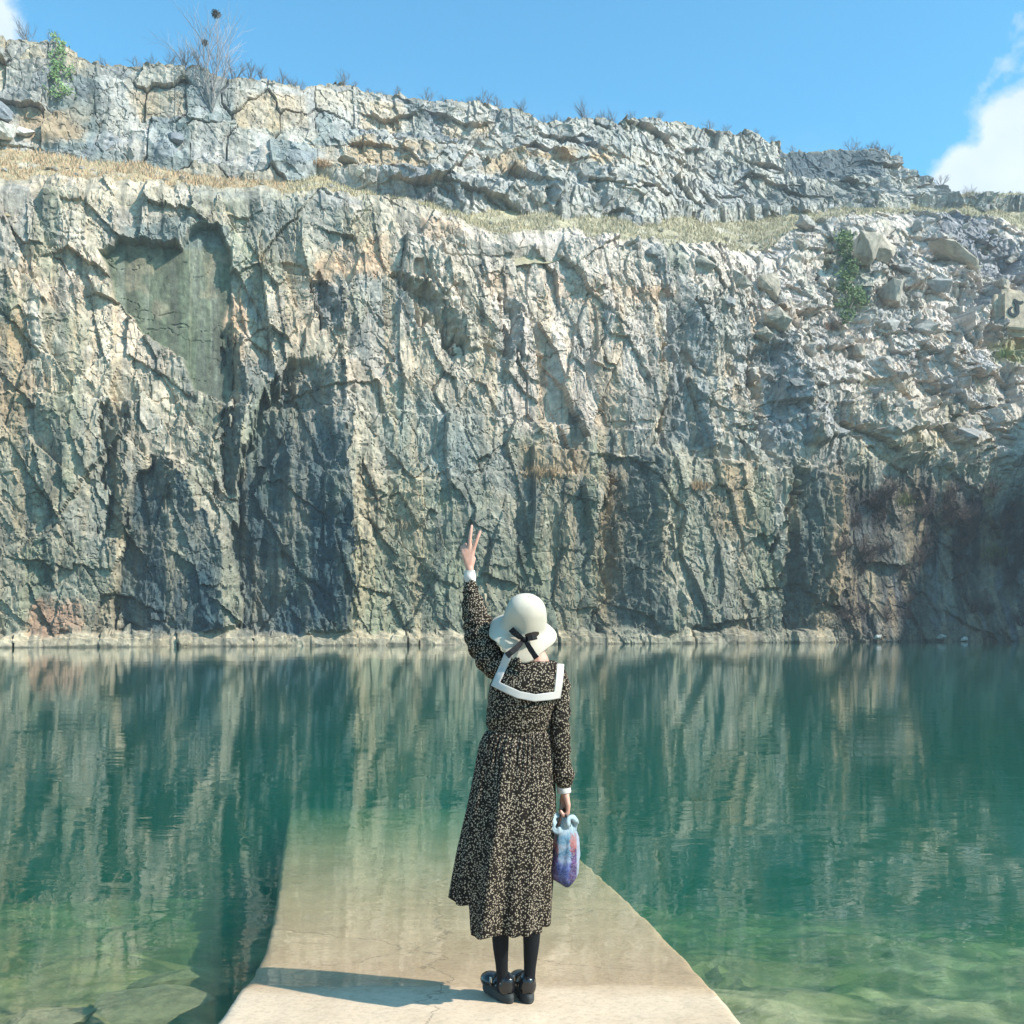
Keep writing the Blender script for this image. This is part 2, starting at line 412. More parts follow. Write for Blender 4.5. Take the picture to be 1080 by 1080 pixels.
for m in (w_a, w_b): col = lerp(col, (.040, .072, .085), m * np.clip(rstreak, .3, 1) * np.clip(.80 + .9 * n_b, .3, .97) * (.35 + .65 * sstep(400, 540, WY)))  # shade painted dark blue into the two left-facing recesses
for m in (w_c, w_d, w_i, w_j): col = lerp(col, (.085, .105, .10), m * .75)  # dark tint deepens the shade of these turned-away faces
for m in (w_e, w_f, w_h, w_k, w_m): col = lerp(col, (.13, .16, .175), m * .7)  # same painted shade, greyer, on the higher turned-away faces
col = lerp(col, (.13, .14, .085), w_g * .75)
for p in ([(330, 268), (366, 258), (412, 255), (418, 282), (404, 300), (372, 286), (330, 294)], [(510, 292), (545, 286), (548, 306), (515, 310)],
          [(446, 232), (482, 228), (486, 250), (450, 256)], [(244, 316), (258, 300), (266, 330), (258, 372), (244, 366)],
          [(590, 290), (640, 300), (628, 322), (585, 312)], [(655, 305), (700, 296), (716, 310), (670, 322)], [(790, 335), (830, 318), (842, 345), (810, 352)]):
    paint(p, (.47, .34, .235), .8, 6, nz=.6)
for p in ([(550, 470), (612, 462), (628, 500), (560, 508)], [(635, 500), (660, 500), (655, 660), (620, 640)], [(870, 500), (892, 500), (890, 660), (866, 660)],
          [(0, 350), (30, 330), (40, 440), (0, 470)], [(740, 480), (780, 480), (790, 560), (750, 560)]):
    paint(p, (.36, .255, .15), .62, 12)
paint([(28, 640), (82, 630), (84, 690), (26, 690)], (.36, .215, .15), .75, 9, nz=.6)
paint([(84, 634), (130, 626), (132, 690), (84, 690)], (.26, .225, .17), .75, 8)
paint([(360, 585), (440, 560), (560, 600), (640, 580), (640, 680), (360, 680)], (.185, .205, .15), .5, 20)
paint([(410, 420), (520, 428), (520, 500), (400, 500)], (.22, .26, .26), .5, 14)
paint([(420, 235), (560, 250), (640, 260), (700, 330), (690, 450), (540, 440), (480, 400), (420, 330)], (.47, .43, .385), .5, 30)
paint([(560, 380), (600, 370), (640, 440), (600, 470), (540, 450)], (.50, .43, .37), .5, 20)
paint([(700, 330), (800, 300), (880, 430), (870, 490), (720, 470)], (.25, .28, .28), .45, 25)
paint([(900, 400), (1010, 420), (1015, 490), (900, 486)], (.30, .28, .19), .7, 8)
paint([(874, 250), (900, 244), (912, 290), (908, 344), (884, 340)], (.115, .165, .075), .75, 6)
col = lerp(col, (.50, .475, .45), (scree * sstep(-.1, .3, n_b) * .55))
col = lerp(col, (.33, .35, .37), (scree * sstep(.05, .4, -n_b) * .6))
bl = poly_mask(WX, WY, [(985, 222), (1040, 224), (1075, 262), (1070, 300), (1030, 285), (990, 250)], 8)
col = lerp(col, (.20, .215, .245), bl * .85)
paint([(1036, 360), (1090, 356), (1090, 388), (1040, 386)], (.24, .25, .12), .85, 6)
brush_shade = sstep(872, 900, WX) * sstep(480, 515, WY - .1 * (WX - 880))  # dark rock and brush tone, also standing in for the corner's shade
col = lerp(col, (.052, .050, .052), brush_shade * np.clip(.80 + .8 * n_b, .3, 1))
col = lerp(col, (.17, .19, .20), brush_shade * sstep(.15, .45, fbm(SS / 1.2, ZZ / 2.5, 280, 4)) * .7)
grass_rim = sstep(.985, 1.0, VV)
col = lerp(col, (.40, .36, .28), grass_rim * .6)
lc = led * np.clip(1 + .6 * n_d, 0, 1)
col = lerp(col, (.50, .425, .315), lc * np.where(PX > 590, .45, .85))
col = lerp(col, (.30, .27, .22), led * sstep(.1, .35, fbm(SS / 1.2, ZZ / 2, 290, 3)) * .6)
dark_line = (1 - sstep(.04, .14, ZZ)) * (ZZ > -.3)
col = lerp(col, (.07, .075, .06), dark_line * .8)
wst = sstep(.1, .45, fbm(SS / .8, ZZ / 9, 225, 5)) * (1 - sstep(24, 30, ZZ))
col = lerp(col, (.43, .34, .225), wst * .45 * (1 - slab))
col = lerp(col, (.09, .10, .09), sstep(.18, .42, fbm(SS / .45, ZZ / 6, 227, 5)) * .55)
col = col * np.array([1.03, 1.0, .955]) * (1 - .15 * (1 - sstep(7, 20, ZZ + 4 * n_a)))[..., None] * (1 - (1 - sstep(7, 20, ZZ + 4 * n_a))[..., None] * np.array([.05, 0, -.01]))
col *= (1 + .35 * n_d)[..., None] * (0.80 + .22 * h3 + .20 * vh)[..., None]
for m in (w_a, w_b): col = lerp(col, (.030, .064, .080), m * .62 * np.clip(rstreak, .2, 1) * np.clip(1 + .9 * n_b, .2, 1.3) * (.3 + .7 * sstep(400, 540, WY)))  # recess shade painted over once more, bluer
gmean = col.mean(-1, keepdims=True); col = gmean + 1.04 * (col - gmean); col = col * np.array([1.03, .985, .985])
col = np.clip(col, .02, .75)
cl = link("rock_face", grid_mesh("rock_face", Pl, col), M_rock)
tag(cl, kind='structure')

class Surf:
    """finds the spot of a built face that a given direction from the viewpoint meets"""
    def __init__(s, P):
        s.P = P.reshape(-1, 3); s.px, s.py = proj(s.P[:, 0], s.P[:, 1], s.P[:, 2])
    def __call__(s, px, py, tol=2.0):
        d = np.hypot(s.px - px, s.py - py); k = np.where(d < max(tol, d.min() + .5))[0]
        return s.P[k[np.argmin(s.P[k, 1])]].copy()
LOW = Surf(Pl)

# ------------------------------------------------------------------ grassy bench above the lower face
M_soil = rock_mat("dry_grass_soil", None, 0.35, 3.0, 0.95)
BR = back_low(S, ZR)
def back_up0(s, z): return np.interp(s, S, BR) + 12.0 - .6
ZU = solve_z(S, UPF, back_up0, 38)
nb = 60
T = np.linspace(-.12, 1.15, nb)
SSb, TT = np.meshgrid(S[::3], T)
br = BR[::3][None, :]; zr = ZR[::3][None, :]; zu = ZU[::3][None, :]
Bb = br + 1.0 + (10.4) * TT
Tc = np.clip(TT, 0, None)
Zb_ = zr - .25 + (zu - zr + .25) * (np.where(TT < 0, TT * 3, Tc ** 1.15)) + 0.55 * fbm(SSb / 3, Bb / 3, 300, 4) * sstep(0, .2, TT)
Xb, Yb = world_xy(SSb, Bb)
Pb = np.stack([Xb, Yb, Zb_], -1)
pxb, pyb = proj(Xb, Yb, Zb_)
gb = np.zeros(SSb.shape + (3,)) + np.array([.36, .285, .175])
gb = lerp(gb, (.34, .30, .20), sstep(330, 470, pxb))
gb = lerp(gb, (.31, .28, .19), sstep(740, 860, pxb) * .6)
gb = lerp(gb, (.44, .40, .33), sstep(.05, .4, fbm(SSb / 2.5, Bb / 1.2, 310, 4) + .5 * (.35 - TT)) * .8)
gb *= (1 + .35 * fbm(SSb / .6, Bb / .6, 320, 3))[..., None]
bench = link("bench_ground", grid_mesh("bench_ground", Pb, gb), M_soil); tag(bench, kind='structure')
BEN = Surf(Pb)

# ------------------------------------------------------------------ upper rock face
def back_up(s, z): return np.interp(s, S, BR) + 12.0 + 0.22 * np.clip(z - np.interp(s, S, ZU), 0, None)
Z2 = solve_z(S, [(a, b_ - 6) for a, b_ in SKY], lambda s, z: back_up(s, z) + .30 * np.clip(z - np.interp(s, S, ZU), 0, None) * np.interp(s, [14, 24, 40, 55], [0, 1, 1, .8]), 46)
mid_k = np.interp(S, [14, 24, 40, 55], [0, 1, 1, .8])
Z2 = np.maximum(Z2, ZU - 1.5) + .30 * facets(S / 2.0, S * 0 + .5, 15)[0] + .25 * fbm(S / .9, S * 0, 16, 3)
nu = 250
SU, VU = np.meshgrid(S, np.linspace(0, 1, nu))
ZZu = (ZU - 6)[None, :] + (Z2 - ZU + 6)[None, :] * VU
hgt = np.clip((ZZu - ZU[None, :]), 0, None)
BU = (BR + 12.0)[None, :] + (.22 + .30 * mid_k[None, :]) * hgt
XU, YU = world_xy(SU, BU); PXU, PYU = proj(XU, YU, ZZu)
left_k = 1 - sstep(330, 420, PXU)
right_k = sstep(640, 760, PXU)
wa = SU + .26 * fbm(SU / 3, ZZu / 3, 400, 3); wb = ZZu + .26 * fbm(SU / 3, ZZu / 3, 405, 3)
g0, q0, k0 = facets(wa / 3.4, (wb - 42.2) / 4.3 + .5, 410, .8, True, .5)
g1, q1, k1 = facets(wa / 1.5, wb / 1.7, 420, 1.0, False)
g2, q2, k2 = facets((wa + .5 * wb) / .7, (wb - .4 * wa) / .75, 430, 1.1)
g3, q3, k3 = facets(SU / .33, ZZu / .35, 440, 1.0)
g4, q4, k4 = facets((wa + .3 * wb) / 4.5, wb / 3.6, 445, 1.2)
g5 = facets(wa / 1.1, wb / 2.6, 446, 1.0, jit=1.0)[0]
ru = .95 * g0 * left_k + (1 - left_k) * (1.1 * g4 + .40 * g1 + .35 * g5) + .14 * g1 * left_k + (.06 + .10 * (1 - left_k)) * g2 + .07 * g3
ru += .06 * fbm(SU / .5, ZZu / .5, 455, 4)
ru -= .55 * (1 - sstep(0.005, .035, q0)) * left_k * sstep(-.2, .1, fbm(SU / 3, ZZu / 3, 456, 2)) + .14 * cracks(wa / 2, wb / 4, .02, 457)
ru += 1.4 * fbm(SU / 9, ZZu / 9, 450, 3)
tier_y = np.interp(PXU, [0, 60, 120, 200, 260, 330, 400, 500, 600, 700, 800, 900, 1000], [98, 118, 128, 126, 134, 136, 138, 160, 160, 175, 185, 185, 190])
ru += 2.0 * sstep(-2, 2, PYU - tier_y - 8 * vn(PXU / 25, PXU * 0, 9) - 5 * vn(PXU / 8, PXU * 0, 19)) * (.55 + .45 * left_k)
terr = sstep(-3, 3, PYU - np.interp(PXU, [330, 480, 600, 700], [150, 165, 178, 190]) - 14 * vn(PXU / 30, PXU * 0, 29)) * (1 - left_k) * (1 - right_k)
ru += 1.8 * terr
terr2 = sstep(-2, 2, PYU - np.interp(PXU, [330, 480, 600, 760, 960], [128, 140, 150, 160, 178]) - 10 * vn(PXU / 22, PXU * 0, 39)) * (1 - left_k)
ru += 1.3 * terr2
ru += 1.2 * sstep(.8, 0, hgt / 2.2) * (.3 + .7 * (fbm(SU / 2.5, ZZu / 4, 458, 3) > -.05)) if False else 1.6 * (1 - sstep(0, 2.4, hgt + 1.6 * fbm(SU / 1.8, ZZu / 3, 458, 3)))
# shaded wall at the far right
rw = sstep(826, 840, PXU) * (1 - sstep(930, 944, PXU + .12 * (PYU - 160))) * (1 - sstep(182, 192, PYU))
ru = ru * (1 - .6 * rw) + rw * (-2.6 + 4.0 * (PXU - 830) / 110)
ru = ru * .88; BU = BU + 1.2
XU, YU = world_xy(SU, BU - ru)
Pu = np.stack([XU, YU, ZZu + .12 * g2], -1)
m_a = fbm(SU / 4, ZZu / 4, 500, 4); m_b = fbm(SU / 1.3, ZZu / 3, 510, 4); m_d = fbm(SU / .35, ZZu / .35, 520, 3)
cu = np.zeros(SU.shape + (3,)) + np.array([.44, .41, .365])
cu = lerp(cu, (.32, .31, .295), sstep(-.1, .35, m_a) * .8)
cu = lerp(cu, (.47, .40, .30), sstep(.55, .8, k0) * left_k * .8)
cu = lerp(cu, (.20, .235, .235), sstep(.30, .1, k0) * left_k * .8) if False else lerp(cu, (.20, .235, .235), (1 - sstep(.15, .3, k0)) * left_k * .8)
cu = lerp(cu, (.45, .44, .42), sstep(.6, .9, k1) * .6)
cu = lerp(cu, (.22, .235, .25), (1 - sstep(.1, .25, k1)) * .6)
cu = lerp(cu, (.13, .155, .15), sstep(.12, .45, fbm(SU / .8, ZZu / 8, 530, 4)) * .55)
for (p, a) in (([(128, 88), (152, 80), (196, 92), (194, 128), (152, 126)], .7), ([(246, 88), (322, 96), (326, 130), (250, 128)], .6), ([(380, 96), (428, 104), (426, 136), (384, 138)], .65),
               ([(340, 160), (392, 150), (392, 186), (336, 186)], .7), ([(470, 125), (520, 128), (515, 148), (466, 146)], .6), ([(60, 110), (96, 90), (96, 132), (64, 132)], .6)):
    mm = poly_mask(PXU + 4 * m_b, PYU + 4 * m_a, p, 4); cu = lerp(cu, (.50, .385, .26), mm * a * np.clip(.8 + m_b, .2, 1))
tstep = np.clip(np.gradient(ru, axis=0) * -1, 0, None)
gr = sstep(.05, .3, m_a + .2 + sstep(.05, .25, tstep)) * (1 - left_k) * (1 - right_k) * sstep(160, 170, PYU) * (1 - sstep(190, 198, PYU))
cu = lerp(cu, (.42, .32, .215), gr * .85)
cu = lerp(cu, (.35, .26, .17), poly_mask(PXU, PYU, [(20, 112), (60, 118), (92, 140), (90, 160), (40, 160), (20, 140)], 8) * .8)
cu = lerp(cu, (.085, .11, .125), rw * .85)  # shade of the turned-away wall put into its colour
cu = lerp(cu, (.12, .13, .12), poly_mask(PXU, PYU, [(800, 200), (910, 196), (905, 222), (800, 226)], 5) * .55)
cu = lerp(cu, (.30, .26, .20), sstep(.975, 1, VU) * .8)
cu *= (1 + .32 * m_d)[..., None] * (.85 + .3 * k2)[..., None]
gmean = cu.mean(-1, keepdims=True); cu = (gmean + 1.15 * (cu - gmean)) * .86
cu = np.clip(cu, .02, .75)
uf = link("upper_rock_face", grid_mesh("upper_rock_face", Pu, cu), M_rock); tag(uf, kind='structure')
UPS = Surf(Pu)

# plateau behind the skyline
rowsP = []
for k, (db, dz) in enumerate(((.25, -.9), (.7, -.12), (2, .05), (6, -.1), (20, -.4), (80, -1), (900, -6))):
    kk = S < 92
    bb = BU[-1][::6] - ru[-1][::6] + db
    xp, yp = world_xy(S[::6], bb)
    rowsP.append(np.stack([xp, yp, Z2[::6] + dz + .15 * fbm(S[::6] / 2, S[::6] * 0 + k, 7, 2)], -1))
Pp = np.stack(rowsP)
Pp = Pp[:, (PXU[-1][::6] < 1030)]
pc = np.zeros(Pp.shape) + np.array([.36, .32, .24])
tag(link("plateau_ground", grid_mesh("plateau_ground", Pp, pc), M_soil), kind='structure')

# ------------------------------------------------------------------ added rock wall out of view, placed and sized to shade the corner
nS = 150; nZ = 70
qa = np.array([44.6, 84.5]); qb = np.array([86.0, 10.0]); qd = (qb - qa) / np.hypot(*(qb - qa)); qn = np.array([-qd[1], qd[0]])
if qn[0] > 0: qn = -qn
ss_, vv2 = np.meshgrid(np.linspace(-4, 90, nS), np.linspace(0, 1, nZ))
zt = 24 + 2.5 * fbm(ss_ / 8, ss_ * 0, 600, 3) + .05 * ss_
zz_ = -4 + (zt + 4) * vv2
rl = 2.0 * facets(ss_ / 5, zz_ / 5, 610)[0] + .9 * facets(ss_ / 2, zz_ / 2, 620)[0] + 2 * fbm(ss_ / 10, zz_ / 10, 630, 3) - .1 * zz_
Pf = np.stack([qa[0] + qd[0] * ss_ + qn[0] * rl, qa[1] + qd[1] * ss_ + qn[1] * rl, zz_], -1)
ext = Pf[-1:].copy(); ext[..., 0] += 60; ext[..., 1] += 20; Pf = np.concatenate([Pf, ext])
cf = np.zeros(Pf.shape) + np.array([.25, .25, .22]); cf *= (1 + .5 * fbm(Pf[..., 1] / 2, Pf[..., 2] / 3, 640, 4))[..., None]
tag(link("added_shade_wall", grid_mesh("added_shade_wall", Pf, np.clip(cf, .03, .6)), M_rock), kind='structure')

# ------------------------------------------------------------------ concrete ramp running into the water
RY0, RSL = 4.52, 0.1
def ramp_z(Y): return -RSL * (Y - RY0) - .003 * np.clip(Y - 7, 0, None) ** 2
def ramp_hit(px, py):
    t = (py - HOR) / F; Y = (CAMZ - RSL * RY0) / (t - RSL); return (px - 540) / F * Y, Y
LE = [ramp_hit(*p) for p in ((228, 1082), (252, 1050), (268, 1028), (281, 1000), (290, 965), (296, 930), (300, 895), (303, 862), (306, 845))]
RE = [ramp_hit(*p) for p in ((788, 1082), (752, 1042), (720, 1010), (690, 978), (660, 950), (636, 927), (612, 905), (590, 885), (566, 862))]
LE = [(-1.9, -6.0), (-1.45, 2.6)] + LE + [(LE[-1][0] * 1.9, LE[-1][1] * 1.9)]
RE = [(1.35, -6.0), (1.12, 2.6)] + RE + [(RE[-1][0] - .6, LE[-1][1])]
Yr = np.concatenate([np.linspace(-6, 2.6, 20), np.arange(2.65, 9, .035), np.linspace(9.05, 26, 120)])
xl = np.interp(Yr, [p[1] for p in LE], [p[0] for p in LE]); xr = np.interp(Yr, [p[1] for p in RE], [p[0] for p in RE])
Ur = np.linspace(0, 1, 110)
RX = xl[:, None] + (xr - xl)[:, None] * Ur[None, :]; RYY = np.repeat(Yr[:, None], len(Ur), 1)
RXe = .010 * fbm(RYY / .25, RYY * 0, 700, 3) * (np.abs(Ur - .5) * 2)[None, :] ** 8
RZ = ramp_z(RYY) + .010 * fbm(RX / .5, RYY / .5, 710, 4) + .0025 * fbm(RX / .06, RYY / .06, 720, 2)
edgef = (1 - sstep(0, .02, np.minimum(Ur, 1 - Ur)))[None, :]
RZ = RZ - .012 * edgef * (.6 + fbm(RX / .2, RYY / .2, 730, 3))
top = np.stack([RX + RXe, RYY, RZ], -1)
def skirt(edge, sx):
    a = edge.copy(); a[:, 0] += sx * .03; a[:, 2] -= .12
    b = edge.copy(); b[:, 0] += sx * .08; b[:, 2] -= 1.3
    return a, b
la, lb_ = skirt(top[:, 0], -1); ra, rb = skirt(top[:, -1], 1)
Pr = np.concatenate([lb_[:, None], la[:, None], top, ra[:, None], rb[:, None]], 1)
M_con, N, L, b = new_mat("concrete", (.5, .42, .34), .85, .25)
tc = N.new('ShaderNodeTexCoord'); v = tc.outputs['Object']
a1 = noise_node(N, L, 1.6, 8, .62, v); r1 = ramp(N, [(.28, (.47, .355, .24)), (.5, (.57, .44, .31)), (.72, (.64, .50, .36))]); L.new(a1.outputs[0], r1.inputs[0])
a2 = noise_node(N, L, 38, 6, .7, v); r2 = ramp(N, [(.25, (.70, .69, .67)), (.5, (1, 1, 1)), (.8, (1.12, 1.12, 1.1))]); L.new(a2.outputs[0], r2.inputs[0])
c = mixc(N, L, 1, r1.outputs[0], r2.outputs[0], 'MULTIPLY')
vo = N.new('ShaderNodeTexVoronoi'); vo.inputs['Scale'].default_value = 8; L.new(v, vo.inputs['Vector'])
spot = N.new('ShaderNodeMapRange'); spot.inputs[1].default_value = .035; spot.inputs[2].default_value = .018; L.new(vo.outputs['Distance'], spot.inputs[0])
c = mixc(N, L, spot.outputs[0], c, (.20, .15, .11))
sep = N.new('ShaderNodeSeparateXYZ'); L.new(v, sep.inputs[0])
a3 = noise_node(N, L, 1.1, 5, .6, v)
ad = N.new('ShaderNodeMath'); ad.operation = 'MULTIPLY_ADD'; L.new(a3.outputs[0], ad.inputs[0]); ad.inputs[1].default_value = .05; L.new(sep.outputs[2], ad.inputs[2])
wet = N.new('ShaderNodeMapRange'); wet.inputs[1].default_value = .040; wet.inputs[2].default_value = .020; L.new(ad.outputs[0], wet.inputs[0])
ve_ = N.new('ShaderNodeTexVoronoi'); ve_.feature = 'DISTANCE_TO_EDGE'; ve_.inputs['Scale'].default_value = .55
wv_ = noise_node(N, L, 2.5, 5, .6, v); av_ = N.new('ShaderNodeVectorMath'); av_.operation = 'MULTIPLY_ADD'; L.new(wv_.outputs['Color'], av_.inputs[0]); av_.inputs[1].default_value = (.5, .5, 0); L.new(v, av_.inputs[2]); L.new(av_.outputs[0], ve_.inputs['Vector'])
ce_ = N.new('ShaderNodeMapRange'); ce_.inputs[1].default_value = .0035; ce_.inputs[2].default_value = .001; ce_.inputs[4].default_value = .55; L.new(ve_.outputs['Distance'], ce_.inputs[0])
c = mixc(N, L, ce_.outputs[0], c, (.16, .12, .085))
al = noise_node(N, L, 5, 6, .7, v); al2 = N.new('ShaderNodeMapRange'); al2.inputs[1].default_value = .52; al2.inputs[2].default_value = .70; al2.inputs[4].default_value = .45; L.new(al.outputs[0], al2.inputs[0])
dp = N.new('ShaderNodeMapRange'); dp.inputs[1].default_value = .0; dp.inputs[2].default_value = -.25; L.new(sep.outputs[2], dp.inputs[0])
al3 = N.new('ShaderNodeMath'); al3.operation = 'MULTIPLY'; L.new(al2.outputs[0], al3.inputs[0]); L.new(dp.outputs[0], al3.inputs[1])
c = mixc(N, L, al3.outputs[0], c, (.26, .25, .13))
c = mixc(N, L, wet.outputs[0], c, (.74, .67, .57), 'MULTIPLY')
L.new(c, b.inputs['Base Color'])
bp = N.new('ShaderNodeBump'); bp.inputs['Strength'].default_value = .25; bp.inputs['Distance'].default_value = .01
L.new(a2.outputs[0], bp.inputs['Height']); L.new(bp.outputs[0], b.inputs['Normal'])
tag(link("concrete_ramp", grid_mesh("concrete_ramp", Pr, None, True), M_con), kind='structure')

# ------------------------------------------------------------------ lake bed and surrounding terrain
gx = np.concatenate([[-3000, -800, -200], np.linspace(-90, -14, 40), np.arange(-13.5, 13.5, .09), np.linspace(14, 110, 50), [200, 800, 3000]])
gy = np.concatenate([[-3000, -800, -200, -60, -30], np.linspace(-20, 1.5, 25), np.arange(1.6, 20, .09), np.linspace(20.5, 130, 80), [300, 900, 3000]])
GX, GY = np.meshgrid(gx, gy)
def bed_z(X, Y):
    z = -.22 - .15 * (Y - 3.4) - .007 * np.clip(Y - 6, 0, 40) ** 2 - .08 * np.clip(X - 1.5, 0, 30) * sstep(3, 9, Y) - .02 * np.clip(-X - 1, 0, 20)
    z = np.maximum(z, -7.5) + .22 * fbm(X / 1.7, Y / 1.7, 800, 4) + .05 * facets(X / .7 + fbm(X / .5, Y / .5, 812, 2) * .5, Y / .7, 810)[0] + .05 * fbm(X / .3, Y / .3, 811, 3)
    return np.clip(z, -9, 2.2)
GZ = bed_z(GX, GY)
r_in = (GX > np.interp(GY, Yr, xl) - .3) & (GX < np.interp(GY, Yr, xr) + .3) & (GY > -6) & (GY < 26)
rl_ = np.interp(GY, Yr, xl); rr_2 = np.interp(GY, Yr, xr)
wl = 1 - sstep(.15, 1.1, rl_ - GX); wr = 1 - sstep(.0, .7, GX - rr_2); wn = np.minimum(wl, wr) * ((GY > -6) & (GY < 26))
GZ = np.minimum(GZ, GZ * (1 - wn) + np.minimum(GZ, ramp_z(GY) - np.where(GX < (rl_ + rr_2) / 2, .75, .32)) * wn)
bc = np.zeros(GX.shape + (3,)) + np.array([.23, .20, .10])
bc = lerp(bc, (.42, .34, .21), sstep(.05, .35, fbm(GX / .9, GY / .9, 820, 4)))
bc = lerp(bc, (.075, .10, .045), sstep(.05, .4, fbm(GX / .5, GY / .5, 830, 4)) * .8)
bc *= (1 + .5 * fbm(GX / .12, GY / .12, 840, 2))[..., None]
tag(link("lake_bed", grid_mesh("lake_bed", np.stack([GX, GY, GZ], -1), np.clip(bc, .02, .6)), M_bed), kind='structure')

# ------------------------------------------------------------------ water
M_wat = bpy.data.materials.new("water"); M_wat.use_nodes = True
N = M_wat.node_tree.nodes; L = M_wat.node_tree.links; N.clear()
out = N.new('ShaderNodeOutputMaterial'); tr = N.new('ShaderNodeBsdfTransparent'); gl = N.new('ShaderNodeBsdfGlossy')
tr.inputs[0].default_value = (1, 1, 1, 1); gl.inputs['Roughness'].default_value = .02; gl.inputs[0].default_value = (1, 1, 1, 1)
tc = N.new('ShaderNodeTexCoord')
mp = N.new('ShaderNodeMapping'); mp.inputs['Scale'].default_value = (.8, 1.7, 1); L.new(tc.outputs['Object'], mp.inputs[0])
w1 = noise_node(N, L, 1.5, 4, .55, mp.outputs[0], .6); w2 = noise_node(N, L, .22, 3, .5, mp.outputs[0])
b1 = N.new('ShaderNodeBump'); b1.inputs['Strength'].default_value = 1; b1.inputs['Distance'].default_value = .0030; L.new(w1.outputs[0], b1.inputs['Height'])
b2 = N.new('ShaderNodeBump'); b2.inputs['Strength'].default_value = 1; b2.inputs['Distance'].default_value = .007; L.new(w2.outputs[0], b2.inputs['Height']); L.new(b1.outputs[0], b2.inputs['Normal'])
lw = N.new('ShaderNodeLayerWeight'); L.new(b2.outputs[0], lw.inputs['Normal'])
pw = N.new('ShaderNodeMath'); pw.operation = 'POWER'; L.new(lw.outputs['Facing'], pw.inputs[0]); pw.inputs[1].default_value = 5
fr = N.new('ShaderNodeMath'); fr.operation = 'MULTIPLY_ADD'; L.new(pw.outputs[0], fr.inputs[0]); fr.inputs[1].default_value = .98; fr.inputs[2].default_value = .02
L.new(b2.outputs[0], gl.inputs['Normal'])
ms = N.new('ShaderNodeMixShader'); L.new(fr.outputs[0], ms.inputs[0]); L.new(tr.outputs[0], ms.inputs[1]); L.new(gl.outputs[0], ms.inputs[2])
L.new(ms.outputs[0], out.inputs['Surface'])
ab = N.new('ShaderNodeVolumeAbsorption'); ab.inputs['Color'].default_value = (.50, .74, .58, 1); ab.inputs['Density'].default_value = .56
sc_ = N.new('ShaderNodeVolumeScatter'); sc_.inputs['Color'].default_value = (.025, .57, .56, 1); sc_.inputs['Density'].default_value = .078; sc_.inputs['Anisotropy'].default_value = .2
asd = N.new('ShaderNodeAddShader'); L.new(ab.outputs[0], asd.inputs[0]); L.new(sc_.outputs[0], asd.inputs[1]); L.new(asd.outputs[0], out.inputs['Volume'])
bm = bmesh.new(); bmesh.ops.create_cube(bm, size=1)
for q in bm.verts: q.co = Vector((5 + q.co.x * 160, 45 + q.co.y * 130, -5.5 + q.co.z * 11))
wat = link("water", bm_mesh("water", bm), M_wat); tag(wat, kind='structure')

# ------------------------------------------------------------------ loose boulders
def boulder_mesh(seed, flat=.75, bev=.035):
    rnd = random.Random(seed); bm = bmesh.new()
    for k in range(15):
        v = Vector((rnd.gauss(0, 1), rnd.gauss(0, 1), rnd.gauss(0, 1))).normalized()
        r = rnd.uniform(.78, 1.05)
        bm.verts.new((v.x * r * 1.1, v.y * r * .9, v.z * r * flat))
    g = bmesh.ops.convex_hull(bm, input=bm.verts)
    bmesh.ops.delete(bm, geom=[x for x in g['geom_interior'] if isinstance(x, bmesh.types.BMVert)], context='VERTS')
    bmesh.ops.bevel(bm, geom=list(bm.edges), offset=bev, segments=2, affect='EDGES', profile=.6)
    bmesh.ops.triangulate(bm, faces=bm.faces)
    bmesh.ops.subdivide_edges(bm, edges=bm.edges, cuts=2, use_grid_fill=True)
    for v in bm.verts:
        n = mnoise.fractal(v.co * 2.2 + Vector((seed * 3.1, 0, 0)), 1, 2, 4)
        v.co *= 1 + .13 * n
    return bm_mesh("boulder", bm)
B_MESH = [boulder_mesh(k + 1, (.6, .75, .9, .7, .55, .85)[k]) for k in range(6)]
for me in B_MESH: me.materials.append(M_rock_pale)
def boulder(px, py, wpx, surf, label, group=None, mesh=None, rot=None, sc=(1, 1, 1), sink=.25, cat='boulder', name='boulder'):
    p = surf(px, py); r = wpx / F * p[1] / 2
    o = bpy.data.objects.new(name, mesh if mesh is not None else random.choice(B_MESH)); COL.objects.link(o)
    o.scale = (r * sc[0], r * sc[1], r * sc[2])
    o.rotation_euler = rot if rot else (random.uniform(-.5, .5), random.uniform(-.5, .5), random.uniform(0, 6.28))
    o.location = (p[0], p[1] - r * (.5 - sink), p[2] + r * .1)
    tag(o, label, cat, group); return o
sc_lab = 'angular grey boulder among the broken rocks of the right-hand slope'
G_SC = 'boulders on the right-hand rock slope'
M_tan = rock_mat("tan_boulder", (.37, .33, .27), .9, 3.5)
M_dark = rock_mat("grey_boulder", (.20, .215, .235), .45, 2.5)
